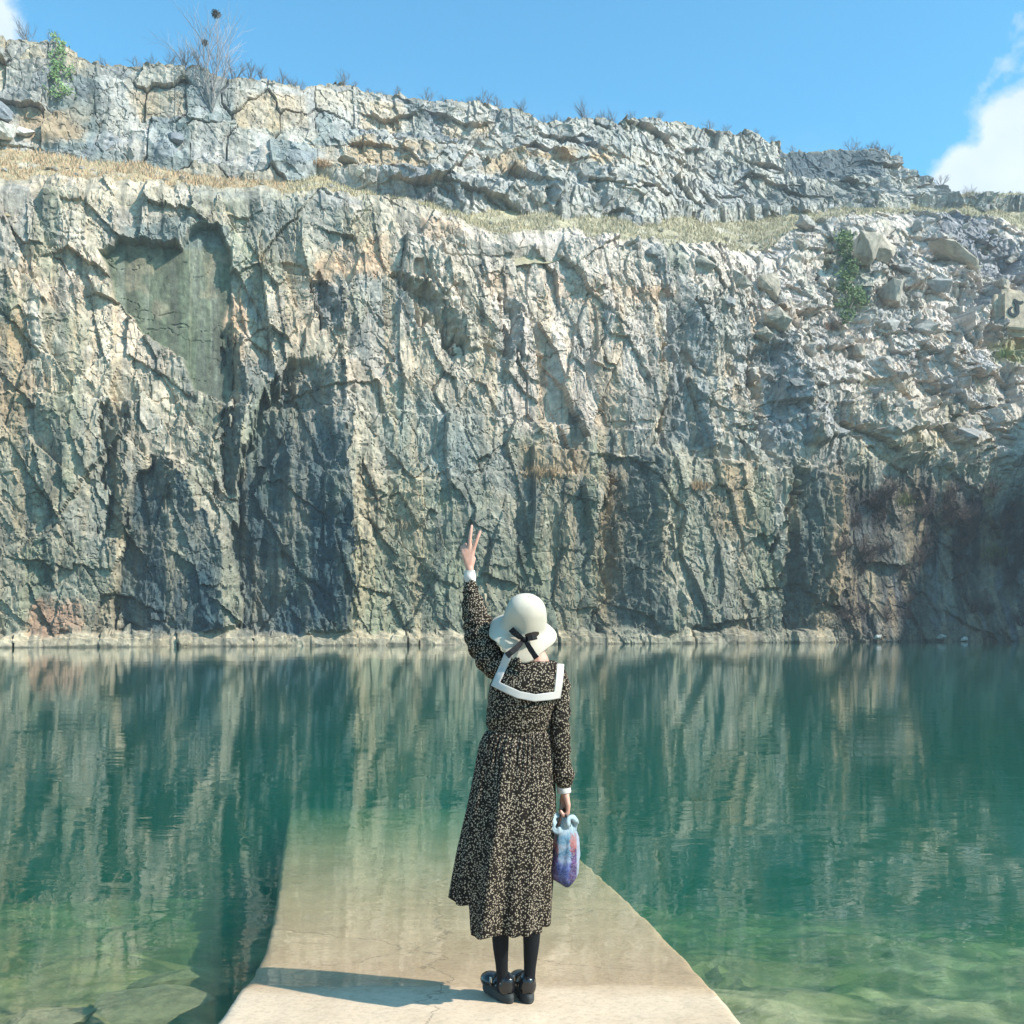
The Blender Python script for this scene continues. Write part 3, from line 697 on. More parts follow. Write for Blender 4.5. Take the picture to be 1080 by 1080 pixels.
for (px, py, w) in ((852, 238, 26), (930, 262, 30), (958, 286, 28), (990, 300, 30), (1005, 262, 22), (968, 240, 20), (905, 372, 24), (852, 372, 22), (870, 300, 24), (850, 330, 22),
                    (975, 345, 26), (1010, 330, 22), (1000, 372, 20), (940, 345, 24), (955, 395, 22), (985, 410, 26), (1015, 405, 24), (1045, 420, 22), (1058, 300, 26), (1065, 275, 20),
                    (925, 415, 18), (900, 392, 16), (870, 404, 16), (842, 402, 18), (915, 242, 22), (1020, 240, 16), (1038, 262, 18), (1030, 282, 16), (1048, 245, 14),
                    (780, 292, 24), (770, 318, 18), (742, 280, 22), (812, 300, 24), (800, 276, 18), (690, 268, 20), (665, 256, 16), (880, 425, 15), (860, 440, 13), (888, 455, 14), (905, 462, 12),
                    (990, 452, 22), (1024, 456, 26), (1060, 462, 24), (946, 322, 16), (966, 310, 13), (918, 300, 15), (1000, 350, 12), (1030, 398, 12), (972, 372, 12), (938, 378, 13)):
    o = boulder(px, py, w * random.uniform(.85, 1.45), LOW, sc_lab, G_SC, None, None, (1.1, .9, random.uniform(.7, 1.2)), .75)
random.seed(21)
for k in range(60):
    boulder(random.uniform(860, 1075), random.uniform(232, 455), random.uniform(3, 9), LOW, sc_lab, G_SC)
o = boulder(913, 262, 46, LOW, 'biggest ochre and grey boulder at the top of the slope beside the green creeper', None, B_MESH[1].copy(), (.3, .4, 1.0), (1, .8, 1.2)); o.data.materials[0] = M_tan
o = boulder(938, 312, 44, LOW, 'tan slab faced boulder right of the foot of the green creeper', None, B_MESH[3].copy(), (.2, -.3, 2.0), (1, .7, 1.2)); o.data.materials[0] = M_tan
o = boulder(1002, 272, 48, LOW, 'long pinkish tan block below the blue-grey rubble', None, B_MESH[4].copy(), (.1, .35, .2), (1.3, .8, 1)); o.data.materials[0] = M_tan
for (px, py, w) in ((820, 340, 34), (806, 352, 20)):
    o = boulder(px, py, w, LOW, 'pale tan wedge of rock left of the creeper, %s of the two' % ('larger' if w > 30 else 'smaller'), None, B_MESH[2].copy(), (.2, .5, .4)); o.data.materials[0] = M_tan
# painted boulder at the right edge
p = LOW(1072, 336)
pb_bm = bmesh.new(); bmesh.ops.create_cube(pb_bm, size=2)
for q in pb_bm.verts:
    q.co = Vector((q.co.x * (1.75 if q.co.z < 0 else 1.5), q.co.y * .8, q.co.z * 2.15 - (.25 if q.co.x > 0 else 0)))
bmesh.ops.bevel(pb_bm, geom=list(pb_bm.edges), offset=.6, segments=3, affect='EDGES')
bmesh.ops.triangulate(pb_bm, faces=pb_bm.faces); bmesh.ops.subdivide_edges(pb_bm, edges=pb_bm.edges, cuts=2, use_grid_fill=True)
for q in pb_bm.verts: q.co += q.normal * .30 * mnoise.fractal(q.co * .9, 1, 2, 4) * (.07 if q.co.y < -.70 else 1)
pb = link("painted_boulder", bm_mesh("painted_boulder", pb_bm), rock_mat("tan_flat_boulder", (.44, .36, .265), .6, 3))
pb.location = (p[0] - 1.15, p[1] - 1.7, p[2] + .15); pb.rotation_euler = (-.12, 0, .05)
tag(pb, 'tan flat faced boulder with a black painted hook mark at the right edge', 'boulder')
M_blk, _, _, _ = new_mat("black_paint", (.015, .025, .028), .8)
def stroke(name, pts, w, th, mat, parent=None, close=False):
    bm = bmesh.new(); rows = []
    for i, (x, z, k) in enumerate(pts):
        a = pts[max(0, i - 1)]; c = pts[min(len(pts) - 1, i + 1)]
        t = Vector((c[0] - a[0], c[1] - a[1])).normalized(); n = Vector((-t.y, t.x)) * w * k
        rows.append([bm.verts.new((x + n.x, y, z + n.y)) for y in (-th, th)] + [bm.verts.new((x - n.x, y, z - n.y)) for y in (th, -th)])
    for a, c in zip(rows[:-1], rows[1:]):
        for j in range(4): bm.faces.new((a[j], a[(j + 1) % 4], c[(j + 1) % 4], c[j]))
    bm.faces.new(rows[0]); bm.faces.new(rows[-1][::-1])
    bmesh.ops.recalc_face_normals(bm, faces=bm.faces)
    return link(name, bm_mesh(name, bm), mat, parent)
hook = []
for k in range(19):
    a = math.radians(165 + 300 * k / 18 - 60); rr = .42
    hook.append((-.30 + rr * math.cos(a) * .9, -.35 + rr * math.sin(a) * .9, .55 + .45 * min(1, k / 10)))
hook += [(.10, -.05, 1), (.05, .25, 1), (-.10, .50, 1), (-.16, .66, .9), (.05, .50, .9), (.35, .42, .8), (.62, .52, .6)]
st_ = stroke("painted_mark", hook, .15, .05, M_blk, pb); st_.location = (.0, -.84, .1)

# white stones at the foot of the shaded corner, pale stones on the upper left slope
M_white = rock_mat("white_stone", (.60, .57, .52), .4, 4)
for i, (px, py, w, lab) in enumerate(((993, 672, 13, 'white stone at the waterline below the shaded brush'), (925, 672, 9, 'small pale stone at the waterline left of the white stone'),
                                      (1018, 674, 8, 'low grey stone at the waterline right of the white stone'))):
    o = boulder(px, py, w, LOW, lab, None, B_MESH[i].copy(), None, (1, 1, .8), .1, 'stone', 'shore_stone'); o.data.materials[0] = M_white
for i, (px, py, w, lab) in enumerate(((30, 142, 24, 'pale pinkish boulder on the slope at upper left, right of the split grey rock'), (8, 140, 34, 'large pale boulder at the upper left edge above the dry grass'),
                                      (6, 122, 26, 'grey rounded boulder above the pale one at the upper left edge'), (188, 148, 22, 'squat grey block at the foot of the upper rock wall'),
                                      (365, 172, 22, 'orange stained boulder standing at the bench by a dry grass patch'), (378, 184, 14, 'small pale boulder right of the orange stained one'))):
    o = boulder(px, py, w, UPS, lab, None, B_MESH[i % 6].copy(), None, (1, 1, .9), .1)
    o.data.materials[0] = M_white if i in (0, 1, 5) else (M_tan if i == 4 else M_dark)
# small rocks scattered along the rim and the bench
for k in range(70):
    px = random.uniform(0, 1040); py = np.interp(px, [q[0] for q in RIM], [q[1] for q in RIM]) - random.uniform(-2, 7)
    boulder(px, py, random.uniform(4, 10), BEN, 'grey stone lying along the edge of the grassy bench', 'stones along the bench edge', None, None, (1, 1, .7), .5, 'stone', 'bench_stone')
# far rock
fr_p = world_xy(np.array([71.5]), np.array([34.0]))
fx, fy = (1062 - 540) / F * 128, 128.0; fz = CAMZ + (HOR - 216) / F * fy
bm = bmesh.new()
fv = [bm.verts.new(c) for c in ((-1.5, 0, -2.5), (.8, -.6, -2.5), (1.6, 1.6, -2.5), (-1.0, 2.4, -2.5), (-1.4, .2, .55), (.40, -.35, 1.75), (.8, 1.3, 1.5), (-.8, 2.0, .6))]
for f in ((0, 1, 5, 4), (1, 2, 6, 5), (2, 3, 7, 6), (3, 0, 4, 7), (4, 5, 6, 7), (3, 2, 1, 0)): bm.faces.new([fv[i] for i in f])
bmesh.ops.bevel(bm, geom=list(bm.edges), offset=.12, segments=1, affect='EDGES')
M_slate = rock_mat("slate_block", (.15, .18, .22), .3, 2)
fo = link("rock_pinnacle", bm_mesh("rock_pinnacle", bm), M_slate); fo.location = (fx, fy, fz)
tag(fo, 'dark slate blue block with slanted top, alone at the right end of the bench', 'rock')
# ground under it: gentle hill beyond the bench end
hx = np.linspace(-2.5, 45, 60); hy = np.linspace(-6, 60, 60); HX, HY = np.meshgrid(hx, hy)
HXw = fx + HX; HYw = fy + HY
pys = np.interp(540 + F * HXw / HYw, [980, 1040, 1080, 1300], [218, 219, 236, 262])
HZ = CAMZ + (HOR - pys) / F * fy - .3 - .30 * np.clip(-HY, 0, 99) - .02 * np.clip(HY, 0, 99) + .3 * fbm(HX / 4, HY / 4, 900, 3)
tag(link("far_hill", grid_mesh("far_hill", np.stack([HXw, HYw, HZ], -1), np.zeros(HX.shape + (3,)) + np.array([.42, .40, .32])), M_soil), kind='structure')

# ------------------------------------------------------------------ sunken stones
M_sunk = rock_mat("sunken_stone", (.27, .24, .15), .5, 5)
for i, (X, Y, w, h, lab) in enumerate(((-2.05, 5.6, .42, .10, 'longest flat tan stone under the water left of the ramp'), (-2.25, 6.5, .24, .12, 'pointed pale stone under the water farthest out on the left'),
                                       (-2.3, 4.95, .26, .08, 'broad greenish stone under the water near the lower left corner'), (-1.6, 4.25, .36, .12, 'low flat stone under the water nearest the ramp edge on the left'),
                                       (-2.0, 4.1, .18, .12, 'dark small stone under the water at the bottom left edge'), (2.05, 4.25, .30, .24, 'tan stone just under the water at the lower right corner'),
                                       (1.35, 4.6, .28, .10, 'flat tan stone under the water right of the ramp'))):
    o = bpy.data.objects.new("sunken_stone", B_MESH[i % 6].copy()); COL.objects.link(o); o.data.materials[0] = M_sunk
    bz = float(bed_z(np.array([X]), np.array([Y]))[0])
    o.location = (X, Y, bz + h * .12); o.scale = (w, w * .75, h); o.rotation_euler = (.05, -.06, .3 * i)
    tag(o, lab, 'stone')

# ------------------------------------------------------------------ bare shrubs, tree, creepers, grass
class Twigs:
    def __init__(s): s.v = []; s.f = []
    def seg(s, a, b, ra, rb):
        d = (b - a); 
        if d.length < 1e-5: return
        q = d.to_track_quat('Z', 'Y'); n = len(s.v)
        for (c, r) in ((a, ra), (b, rb)):
            for k in range(3):
                an = k * 2.0944; s.v.append(c + q @ Vector((math.cos(an) * r, math.sin(an) * r, 0)))
        for k in range(3): s.f.append((n + k, n + (k + 1) % 3, n + 3 + (k + 1) % 3, n + 3 + k))
    def mesh(s, name):
        me = bpy.data.meshes.new(name); me.from_pydata([tuple(x) for x in s.v], [], s.f); me.update(); return me
def grow(T, rnd, a, d, ln, r, lev, spread, tips=None, up=.25, T2=None, split=2):
    cur = a; n = 3
    for i in range(n):
        d = (d + Vector((rnd.gauss(0, .12), rnd.gauss(0, .12), rnd.gauss(0, .08) + up * .1))).normalized()
        nx = cur + d * ln / n; tgt = T if (T2 is None or lev > split) else T2
        tgt.seg(cur, nx, r * (1 - .25 * i / n), r * (1 - .25 * (i + 1) / n)); cur = nx
        if lev > 0 and i >= 0:
            for _ in range(2 if i == n - 1 else 1):
                nd = (d + Vector((rnd.gauss(0, spread), rnd.gauss(0, spread), rnd.gauss(.1, spread * .5)))).normalized()
                grow(T, rnd, cur, nd, ln * rnd.uniform(.55, .8), r * .55, lev - 1, spread, tips, up, T2, split)
    if tips is not None and lev == 0: tips.append(cur)

M_twig, _, _, _ = new_mat("grey_twigs", (.16, .13, .11), .9)
M_twig_p, _, _, _ = new_mat("purple_brown_twigs", (.115, .085, .075), .9)
M_bark, N, L, b = new_mat("pale_bark", (.33, .30, .27), .9)
nn = noise_node(N, L, 14, 5); rr = ramp(N, [(.3, (.22, .19, .17)), (.7, (.42, .39, .35))]); L.new(nn.outputs[0], rr.inputs[0]); L.new(rr.outputs[0], b.inputs['Base Color'])

def shrub_proto(seed, name, mat, stems=7, ln=.55, r=.014, lev=2, spread=.42):
    rnd = random.Random(seed); T = Twigs()
    for k in range(stems):
        a = rnd.uniform(0, 6.28); t = rnd.uniform(.1, .8)
        grow(T, rnd, Vector((rnd.uniform(-.08, .08), rnd.uniform(-.08, .08), -.1)), Vector((math.cos(a) * t, math.sin(a) * t, 1)).normalized(), ln * rnd.uniform(.7, 1.2), r, lev, spread)
    me = T.mesh(name); me.materials.append(mat); return me
SH = [shrub_proto(k, "bare_shrub", M_twig) for k in range(4)]
BRUSH = [shrub_proto(30 + k, "dry_brush", M_twig_p, 12, .55, .017, 2, .6) for k in range(4)]
random.seed(5)
sky_spots = [(24, 38, 1.9), (50, 44, 1.2), (108, 66, 1.1), (140, 68, 1.3), (158, 68, 1.0), (178, 70, 1.5), (192, 72, 1.9), (208, 74, 1.6), (246, 80, 2.1), (262, 84, 1.8), (276, 86, 1.4), (296, 90, 1.6), (310, 92, 1.2),
             (364, 88, 1.5), (376, 90, 1.1), (420, 98, 1.1), (452, 104, 1.5), (470, 108, 1.0), (512, 112, 1.9), (526, 114, 1.5), (552, 120, 1.3), (580, 124, 1.2), (622, 124, 2.2), (640, 124, 1.2), (655, 124, 1.5), (672, 124, 1.2),
             (700, 128, 1.1), (752, 140, 1.5), (768, 142, 1.2), (800, 150, 1.0), (820, 152, 1.0), (850, 154, 1.2), (905, 160, 2.0), (925, 162, 1.6), (940, 163, 1.9), (985, 168, 1.6), (1005, 184, 1.6)]
for i, (px, py, h) in enumerate(sky_spots):
    # foot on the skyline
    k = np.argmin(np.abs(PXU[-1] - px)); q = Pu[-1, k]
    o = bpy.data.objects.new("bare_shrub", SH[i % 4]); COL.objects.link(o)
    o.location = (q[0], q[1] + .35, q[2] - .05); o.scale = (h * .95, h * .95, h * .8); o.rotation_euler = (0, 0, random.uniform(0, 6.28))
    tag(o, 'leafless grey shrub on the skyline of the upper rock wall', 'shrub', 'bare shrubs along the skyline')
for i in range(60):
    px = random.choice((random.uniform(0, 1000), random.gauss(280, 50), random.gauss(630, 40), random.gauss(920, 30), random.gauss(510, 25))); k = np.argmin(np.abs(PXU[-1] - px)); q = Pu[-1, k]
    o = bpy.data.objects.new("bare_shrub", SH[i % 4]); COL.objects.link(o); h = random.uniform(.5, 1.2)
    o.location = (q[0], q[1] + random.uniform(.2, 2.0), q[2] - .05); o.scale = (h, h, h * .8); o.rotation_euler = (0, 0, random.uniform(0, 6.28))
    tag(o, 'leafless grey shrub on the skyline of the upper rock wall', 'shrub', 'bare shrubs along the skyline')
# brush in the shaded corner
random.seed(11)
for i in range(44):
    px = random.uniform(885, 1078); py = random.uniform(505, 650)
    if py > 600 and random.random() < .5: py -= 80
    q = LOW(px, py + 6, 3)
    o = bpy.data.objects.new("dry_brush", BRUSH[i % 4]); COL.objects.link(o); h = random.uniform(.8, 1.7)
    o.location = (q[0], q[1] - .05, q[2] - .1); o.scale = (h * 1.3, h, h); o.rotation_euler = (.5, random.uniform(-.3, .3), random.uniform(-.6, .6))
    tag(o, 'purple brown leafless brush growing on the shaded rock at lower right', 'brush', 'brush in the shaded corner')
# bare tree with two nests
tree = bpy.data.objects.new("bare_tree", None); COL.objects.link(tree)
tq = UPS(226, 112); tree.location = (tq[0], tq[1] - .25, tq[2] - .5)
tag(tree, 'leafless many-stemmed tree growing from a crack in the upper rock wall', 'tree')
rnd = random.Random(12); T1 = Twigs(); T2 = Twigs(); tips = []
for k in range(8):
    a = 6.28 * k / 8 + rnd.uniform(-.3, .3); t = rnd.uniform(.22, .5) if k % 3 else .10
    grow(T1, rnd, Vector((rnd.uniform(-.06, .06), rnd.uniform(-.06, .06), 0)), Vector((math.cos(a) * t, math.sin(a) * t * .6, 1)).normalized(), rnd.uniform(2.7, 3.7), .05, 3, .34, tips, .35, T2, 2)
link("trunk", T1.mesh("trunk"), M_bark, tree)
M_cr, _, _, _ = new_mat("fine_twigs", (.30, .28, .29), .9)
cr = link("crown", T2.mesh("crown"), M_cr, tree)
M_nest, _, _, _ = new_mat("nest_sticks", (.055, .05, .045), .95)
for (px, py, r, lab) in ((228, 15, .34, 'dark stick nest, the higher one at the top of the bare tree'), (216, 45, .24, 'dark stick nest, the lower one on the left branch of the bare tree')):
    X = (px - 540) / F * tree.location.y; Z = CAMZ + (HOR - py) / F * tree.location.y
    Tn = Twigs(); rn = random.Random(px)
    for k in range(170):
        v = Vector((rn.gauss(0, 1), rn.gauss(0, 1), rn.gauss(0, .9))).normalized() * r * rn.uniform(.5, 1)
        w = Vector((rn.gauss(0, 1), rn.gauss(0, 1), rn.gauss(0, .5))).normalized() * r * .45
        Tn.seg(v - w, v + w, .022, .014)
    me = Tn.mesh("bird_nest"); o = link("bird_nest", me, M_nest); o.location = (X, tree.location.y, Z)
    tag(o, lab, 'nest')
    # the branch that carries it
    Tb = Twigs(); a0 = Vector((0, 0, .2)); b0 = Vector((X - tree.location.x, 0, Z - tree.location.z)); cur = a0; K = 9
    for k in range(1, K + 1):
        t = k / K; q = a0.lerp(b0, t) + Vector((.25 * math.sin(t * 3.1) * (1 if px > 220 else -1), 0, .1 * math.sin(t * 9)))
        Tb.seg(cur, q, .05 * (1 - .6 * (k - 1) / K), .05 * (1 - .6 * k / K)); cur = q
    link("branch", Tb.mesh("branch"), M_bark, tree)

# leafy things
def leaf_mat(name, c1, c2):
    m, N, L, b = new_mat(name, c1, .75, .25)
    n = noise_node(N, L, 1.7, 4); r = ramp(N, [(.35, c1), (.65, c2)]); L.new(n.outputs[0], r.inputs[0]); L.new(r.outputs[0], b.inputs['Base Color']); return m
M_leaf = leaf_mat("fresh_leaves", (.13, .22, .085), (.26, .36, .15))
M_leaf_d = leaf_mat("creeper_leaves", (.06, .10, .035), (.13, .19, .07))
def leaf_cloud(pts, rnd, size):
    v = []; f = []
    for p in pts:
        n = Vector((rnd.gauss(0, .6), -1 + rnd.gauss(0, .5), rnd.gauss(.4, .5))).normalized(); q = n.to_track_quat('Z', 'Y')
        s = size * rnd.uniform(.6, 1.3); a = rnd.uniform(0, 6.28); k = len(v)
        for (x, y) in ((-.5, 0), (0, -.32), (.6, 0), (0, .32)):
            v.append(tuple(p + q @ Vector(((x * math.cos(a) - y * math.sin(a)) * s, (x * math.sin(a) + y * math.cos(a)) * s, 0))))
        f.append((k, k + 1, k + 2, k + 3))
    me = bpy.data.meshes.new("foliage"); me.from_pydata(v, [], f); me.update(); return me
def creeper(name, label, cat, blobs, surf, mat, size, seed):
    rnd = random.Random(seed); base = surf(blobs[0][0], blobs[0][1])
    root = bpy.data.objects.new(name, None); COL.objects.link(root); root.location = base
    tag(root, label, cat); pts = []; T = Twigs()
    prev = None
    for (px, py, rpx, n) in blobs:
        c = Vector(surf(px, min(py, 9999), 3)); c.z = CAMZ + (HOR - py) / F * c.y; r = rpx / F * c.y
        cl_ = [Vector((rnd.gauss(0, r * .6), rnd.gauss(0, r * .3), rnd.gauss(0, r * .6))) for _ in range(6)]
        for k in range(n):
            b_ = rnd.choice(cl_)
            pts.append(c + b_ + Vector((rnd.gauss(0, r * .28), -.35 + rnd.gauss(0, .22), rnd.gauss(0, r * .28))) - Vector(base))
        q = c - Vector(base) + Vector((0, -.3, 0))
        if prev is not None: T.seg(prev, q, .03, .02)
        for b_ in cl_: T.seg(q, q + b_, .016, .008)
        prev = q
    link("stem", T.mesh("stem"), M_twig, root); link("foliage", leaf_cloud(pts, rnd, size), mat, root)
    return root
creeper("climbing_shrub", 'bright green leafy shrub climbing the rock wall at the upper left', 'shrub',
        [(66, 96, 9, 160), (60, 84, 9, 170), (72, 78, 9, 170), (62, 66, 8, 150), (68, 54, 6, 110), (66, 42, 5, 80), (56, 100, 6, 80)], UPS, M_leaf, .22, 3)
creeper("green_creeper", 'dark green creeper hanging down the rock at the right above the rubble', 'creeper',
        [(888, 250, 8, 200), (890, 262, 10, 280), (894, 275, 11, 320), (896, 290, 12, 340), (892, 305, 12, 320), (898, 318, 11, 280), (893, 333, 9, 200)], LOW, M_leaf_d, .26, 4)

# dry grass: blades in tufts
M_straw, N, L, b = new_mat("dry_grass", (.40, .30, .17), .9, .1)
oi = N.new('ShaderNodeAttribute'); oi.attribute_name = 'Col'; L.new(oi.outputs['Color'], b.inputs['Base Color'])
def blades(pts, cols, rnd, h, w):
    n = len(pts); v = np.zeros((n * 3, 3), np.float32); c = np.ones((n * 3, 4), np.float32)
    for i, p in enumerate(pts):
        a = rnd.uniform(0, 6.28); hh = h * rnd.uniform(.5, 1.3); dx, dy = math.cos(a) * w / 2, math.sin(a) * w / 2; lx, ly = rnd.gauss(0, .35) * hh, rnd.gauss(0, .35) * hh
        v[i * 3] = (p[0] - dx, p[1] - dy, p[2] - .03); v[i * 3 + 1] = (p[0] + dx, p[1] + dy, p[2] - .03); v[i * 3 + 2] = (p[0] + lx, p[1] + ly, p[2] + hh)
        k = rnd.uniform(.7, 1.3); c[i * 3:i * 3 + 3, :3] = np.array(cols[i]) * k
    me = bpy.data.meshes.new("dry_grass"); me.from_pydata(v.tolist(), [], [(3 * i, 3 * i + 1, 3 * i + 2) for i in range(n)])
    at = me.attributes.new('Col', 'FLOAT_COLOR', 'POINT'); at.data.foreach_set('color', c.reshape(-1)); me.update(); return me
rnd = random.Random(8); gp = []; gc = []
nrB, ncB = SSb.shape; clump = fbm(SSb / 1.2, Bb / 1.2, 950, 3)
while len(gp) < 60000:
    i = rnd.randrange(4, nrB - 1); j = rnd.randrange(0, ncB - 1)
    if clump[i, j] < rnd.uniform(-.35, .2) - .25 * (TT[i, j] - .4): continue
    p = Pb[i, j] + (Pb[i + 1, j] - Pb[i, j]) * rnd.random() + (Pb[i, j + 1] - Pb[i, j]) * rnd.random()
    x = pxb[i, j]
    base = np.array([.45, .31, .19]) if x < 300 else (np.array([.43, .355, .225]) if x < 560 else np.array([.41, .35, .235]))
    if rnd.random() < .25: base = np.array([.37, .335, .215])
    gp.append(p); gc.append(base)
tag(link("dry_grass", blades(gp, gc, rnd, .33, .085), M_straw), kind='stuff')
def grass_clump(spots, label, name="grass_clump", h=.5, col=(.40, .27, .15), surf=LOW, n=240):
    pts = []; cl_ = []
    for (px, py, rx, ry) in spots:
        if rx < 7:
            q0 = surf(px, py)
            for k in range(n): pts.append(q0 + np.array([rnd.gauss(0, .30), -.2 + rnd.gauss(0, .12), rnd.gauss(0, .16)])); cl_.append(col)
            continue
        for k in range(n):
            q = surf(px + rnd.gauss(0, rx * .5), py + rnd.gauss(0, ry * .5), 1.5); pts.append(q + np.array([rnd.gauss(0, .1), -.05 - rnd.random() * .1, rnd.gauss(0, .1)])); cl_.append(col)
    base = pts[0]; me = blades([p - base for p in pts], cl_, rnd, h, .05); o = link(name, me, M_straw); o.location = base
    tag(o, label, 'grass clump')
grass_clump([(575, 500, 26, 4)], 'brown dry grass growing on the ledge halfway up the rock face above the raised hand')
grass_clump([(738, 514, 9, 2)], 'short orange dry grass on the lower ledge of the rock face at centre right', n=160)
grass_clump([(430, 556, 14, 4)], 'thin dry grass on the rock face left of the raised hand', n=110, col=(.38, .31, .2))
grass_clump([(878, 345, 8, 3)], 'reddish dry grass at the foot of the green creeper', n=140, col=(.33, .20, .14))
grass_clump([(1058, 374, 6, 2)], 'green grass patch below the painted boulder', n=260, col=(.20, .24, .09), h=.35)
grass_clump([(955, 530, 10, 4)], 'olive grass on the shaded corner above the brush', n=200, col=(.17, .165, .075), h=.7)
grass_clump([(1050, 585, 12, 7)], 'olive grass among the brush at the right edge', n=200, col=(.17, .165, .075), h=.7)
grass_clump([(340, 174, 7, 3)], 'orange dry grass slope beside the boulders under the upper rock wall', surf=UPS, n=200, col=(.44, .28, .16), h=.4)
grass_clump([(545, 182, 9, 3)], 'tan dry grass on the terraces of the upper rock wall', surf=UPS, n=200, col=(.40, .30, .2), h=.4)

# ------------------------------------------------------------------ the person
FY = 4.254; SC = F / FY; FX0 = 0.012; FZ0 = float(ramp_z(np.array(FY))) + .004
def W(px, py, dy=0.0):
    return Vector(((px - 540) / SC - FX0, dy, CAMZ - (py - HOR) / SC - FZ0))

def capsule(bm, a, ra, b, rb, seg=14):
    d = b - a; L_ = d.length
    q = (d if L_ > 1e-6 else Vector((0, 0, 1))).to_track_quat('Z', 'Y'); rows = []
    prof = [(-ra * math.cos(t), ra * math.sin(t)) for t in (0.001, .5, 1.0, 1.57)] + [(L_ + rb * math.sin(t), rb * math.cos(t)) for t in (0, .57, 1.07, 1.569)]
    for (z, r) in prof:
        rows.append([bm.verts.new(a + q @ Vector((r * math.cos(2 * math.pi * k / seg), r * math.sin(2 * math.pi * k / seg), z))) for k in range(seg)])
    for u, w in zip(rows[:-1], rows[1:]):
        for k in range(seg): bm.faces.new((u[k], u[(k + 1) % seg], w[(k + 1) % seg], w[k]))
    bm.faces.new(rows[0][::-1]); bm.faces.new(rows[-1])
def ellipsoid(bm, c, r, rot=None):
    g = bmesh.ops.create_uvsphere(bm, u_segments=24, v_segments=16, radius=1)
    for v in g['verts']:
        p = Vector((v.co.x * r[0], v.co.y * r[1], v.co.z * r[2])); v.co = c + (rot @ p if rot else p)
def chain(bm, pts):
    for (a, ra), (b, rb) in zip(pts[:-1], pts[1:]): capsule(bm, Vector(a), ra, Vector(b), rb)
def fuse(name, bm, voxel, smooth=4):
    me = bm_mesh(name, bm); o = bpy.data.objects.new("tmp", me); COL.objects.link(o)
    m = o.modifiers.new("r", 'REMESH'); m.mode = 'VOXEL'; m.voxel_size = voxel; m.use_smooth_shade = True
    if smooth:
        s_ = o.modifiers.new("s", 'SMOOTH'); s_.factor = .5; s_.iterations = smooth
    dg = bpy.context.evaluated_depsgraph_get(); ev = o.evaluated_get(dg)
    out = bpy.data.meshes.new_from_object(ev); out.name = name
    bpy.data.objects.remove(o); bpy.data.meshes.remove(me)
    out.polygons.foreach_set('use_smooth', [True] * len(out.polygons)); return out

M_skin, N, L, b = new_mat("skin", (.55, .31, .23), .5, .35)
b.inputs['Subsurface Weight'].default_value = .12; b.inputs['Subsurface Radius'].default_value = (.012, .005, .003); b.inputs['Subsurface Scale'].default_value = 1
tc = N.new('ShaderNodeTexCoord'); nn = noise_node(N, L, 40, 4, .5, tc.outputs['Object']); rr = ramp(N, [(.3, (.52, .27, .20)), (.7, (.60, .355, .27))]); L.new(nn.outputs[0], rr.inputs[0]); L.new(rr.outputs[0], b.inputs['Base Color'])
bm = bmesh.new()
HEAD = W(554.5, 664, .020)
ellipsoid(bm, HEAD, (.072, .090, .105)); ellipsoid(bm, HEAD + Vector((0, .035, -.045)), (.055, .055, .065))
capsule(bm, HEAD + Vector((0, .110, -.012)), .008, HEAD + Vector((0, .122, -.034)), .011)              # nose
for s_ in (-1, 1):
    ellipsoid(bm, HEAD + Vector((s_ * .074, .002, -.018)), (.010, .020, .032))                           # ears
    ellipsoid(bm, HEAD + Vector((s_ * .030, .086, .004)), (.016, .012, .010))                            # eyelids
capsule(bm, HEAD + Vector((-.018, .098, -.062)), .007, HEAD + Vector((.018, .098, -.062)), .007)         # lips
chain(bm, [(HEAD + Vector((0, -.01, -.04)), .052), (W(567, 700, .0), .050), (W(560, 716, 0), .075)])
ellipsoid(bm, W(556, 728), (.125, .085, .11)); ellipsoid(bm, W(546, 768), (.110, .075, .12)); ellipsoid(bm, W(544, 806), (.135, .095, .11))
chain(bm, [(W(540, 712), .05), (W(524, 703, .01), .040), (W(502, 659, .09), .031), (W(494, 606, .127), .0185), (W(494, 598, .127), .018)])
chain(bm, [(W(575, 716), .045), (W(587, 718), .033), (W(591, 772, -.018), .027), (W(594.8, 828, 0), .020), (W(596, 836, 0), .020)])
for (hx_, kx, ax) in ((532, 527, 530), (558, 561, 558)):
    chain(bm, [(W(hx_, 815), .075), (W(kx, 930, .01), .045), (W(kx, 965, -.01), .034), (W(ax, 1032), .020), (W(ax, 1040), .020), (W(ax, 1044, .08), .018)])
# raised hand: index and middle up, ring and little finger folded, thumb across them
hy_ = .128
kn = {'i': (497.2, 580), 'm': (493.6, 578), 'r': (490.2, 579), 'p': (487.2, 581.5)}
for q in kn.values(): chain(bm, [(W(494, 600, hy_), .016), (W((494 + q[0]) / 2, 590, hy_), .0125), (W(q[0], q[1], hy_), .0100)])
chain(bm, [(W(493.6, 578, hy_), .0095), (W(494.2, 567.5, hy_ - .003), .0085), (W(495.2, 558.5, hy_ - .002), .0078), (W(496.2, 551.5, hy_ + .004), .0066)])
chain(bm, [(W(497.2, 580, hy_), .0095), (W(500.6, 570.5, hy_ - .003), .0084), (W(503.4, 563, hy_ - .002), .0076), (W(505.4, 557.5, hy_ + .004), .0064)])
chain(bm, [(W(490.2, 579, hy_), .0092), (W(488.8, 571.5, hy_ + .018), .0085), (W(489.4, 574.5, hy_ + .040), .0078), (W(490.4, 581, hy_ + .034), .0068)])
chain(bm, [(W(487.2, 581.5, hy_), .0085), (W(485.2, 575, hy_ + .014), .0078), (W(485.8, 577.5, hy_ + .033), .0070), (W(487.2, 583, hy_ + .028), .0062)])
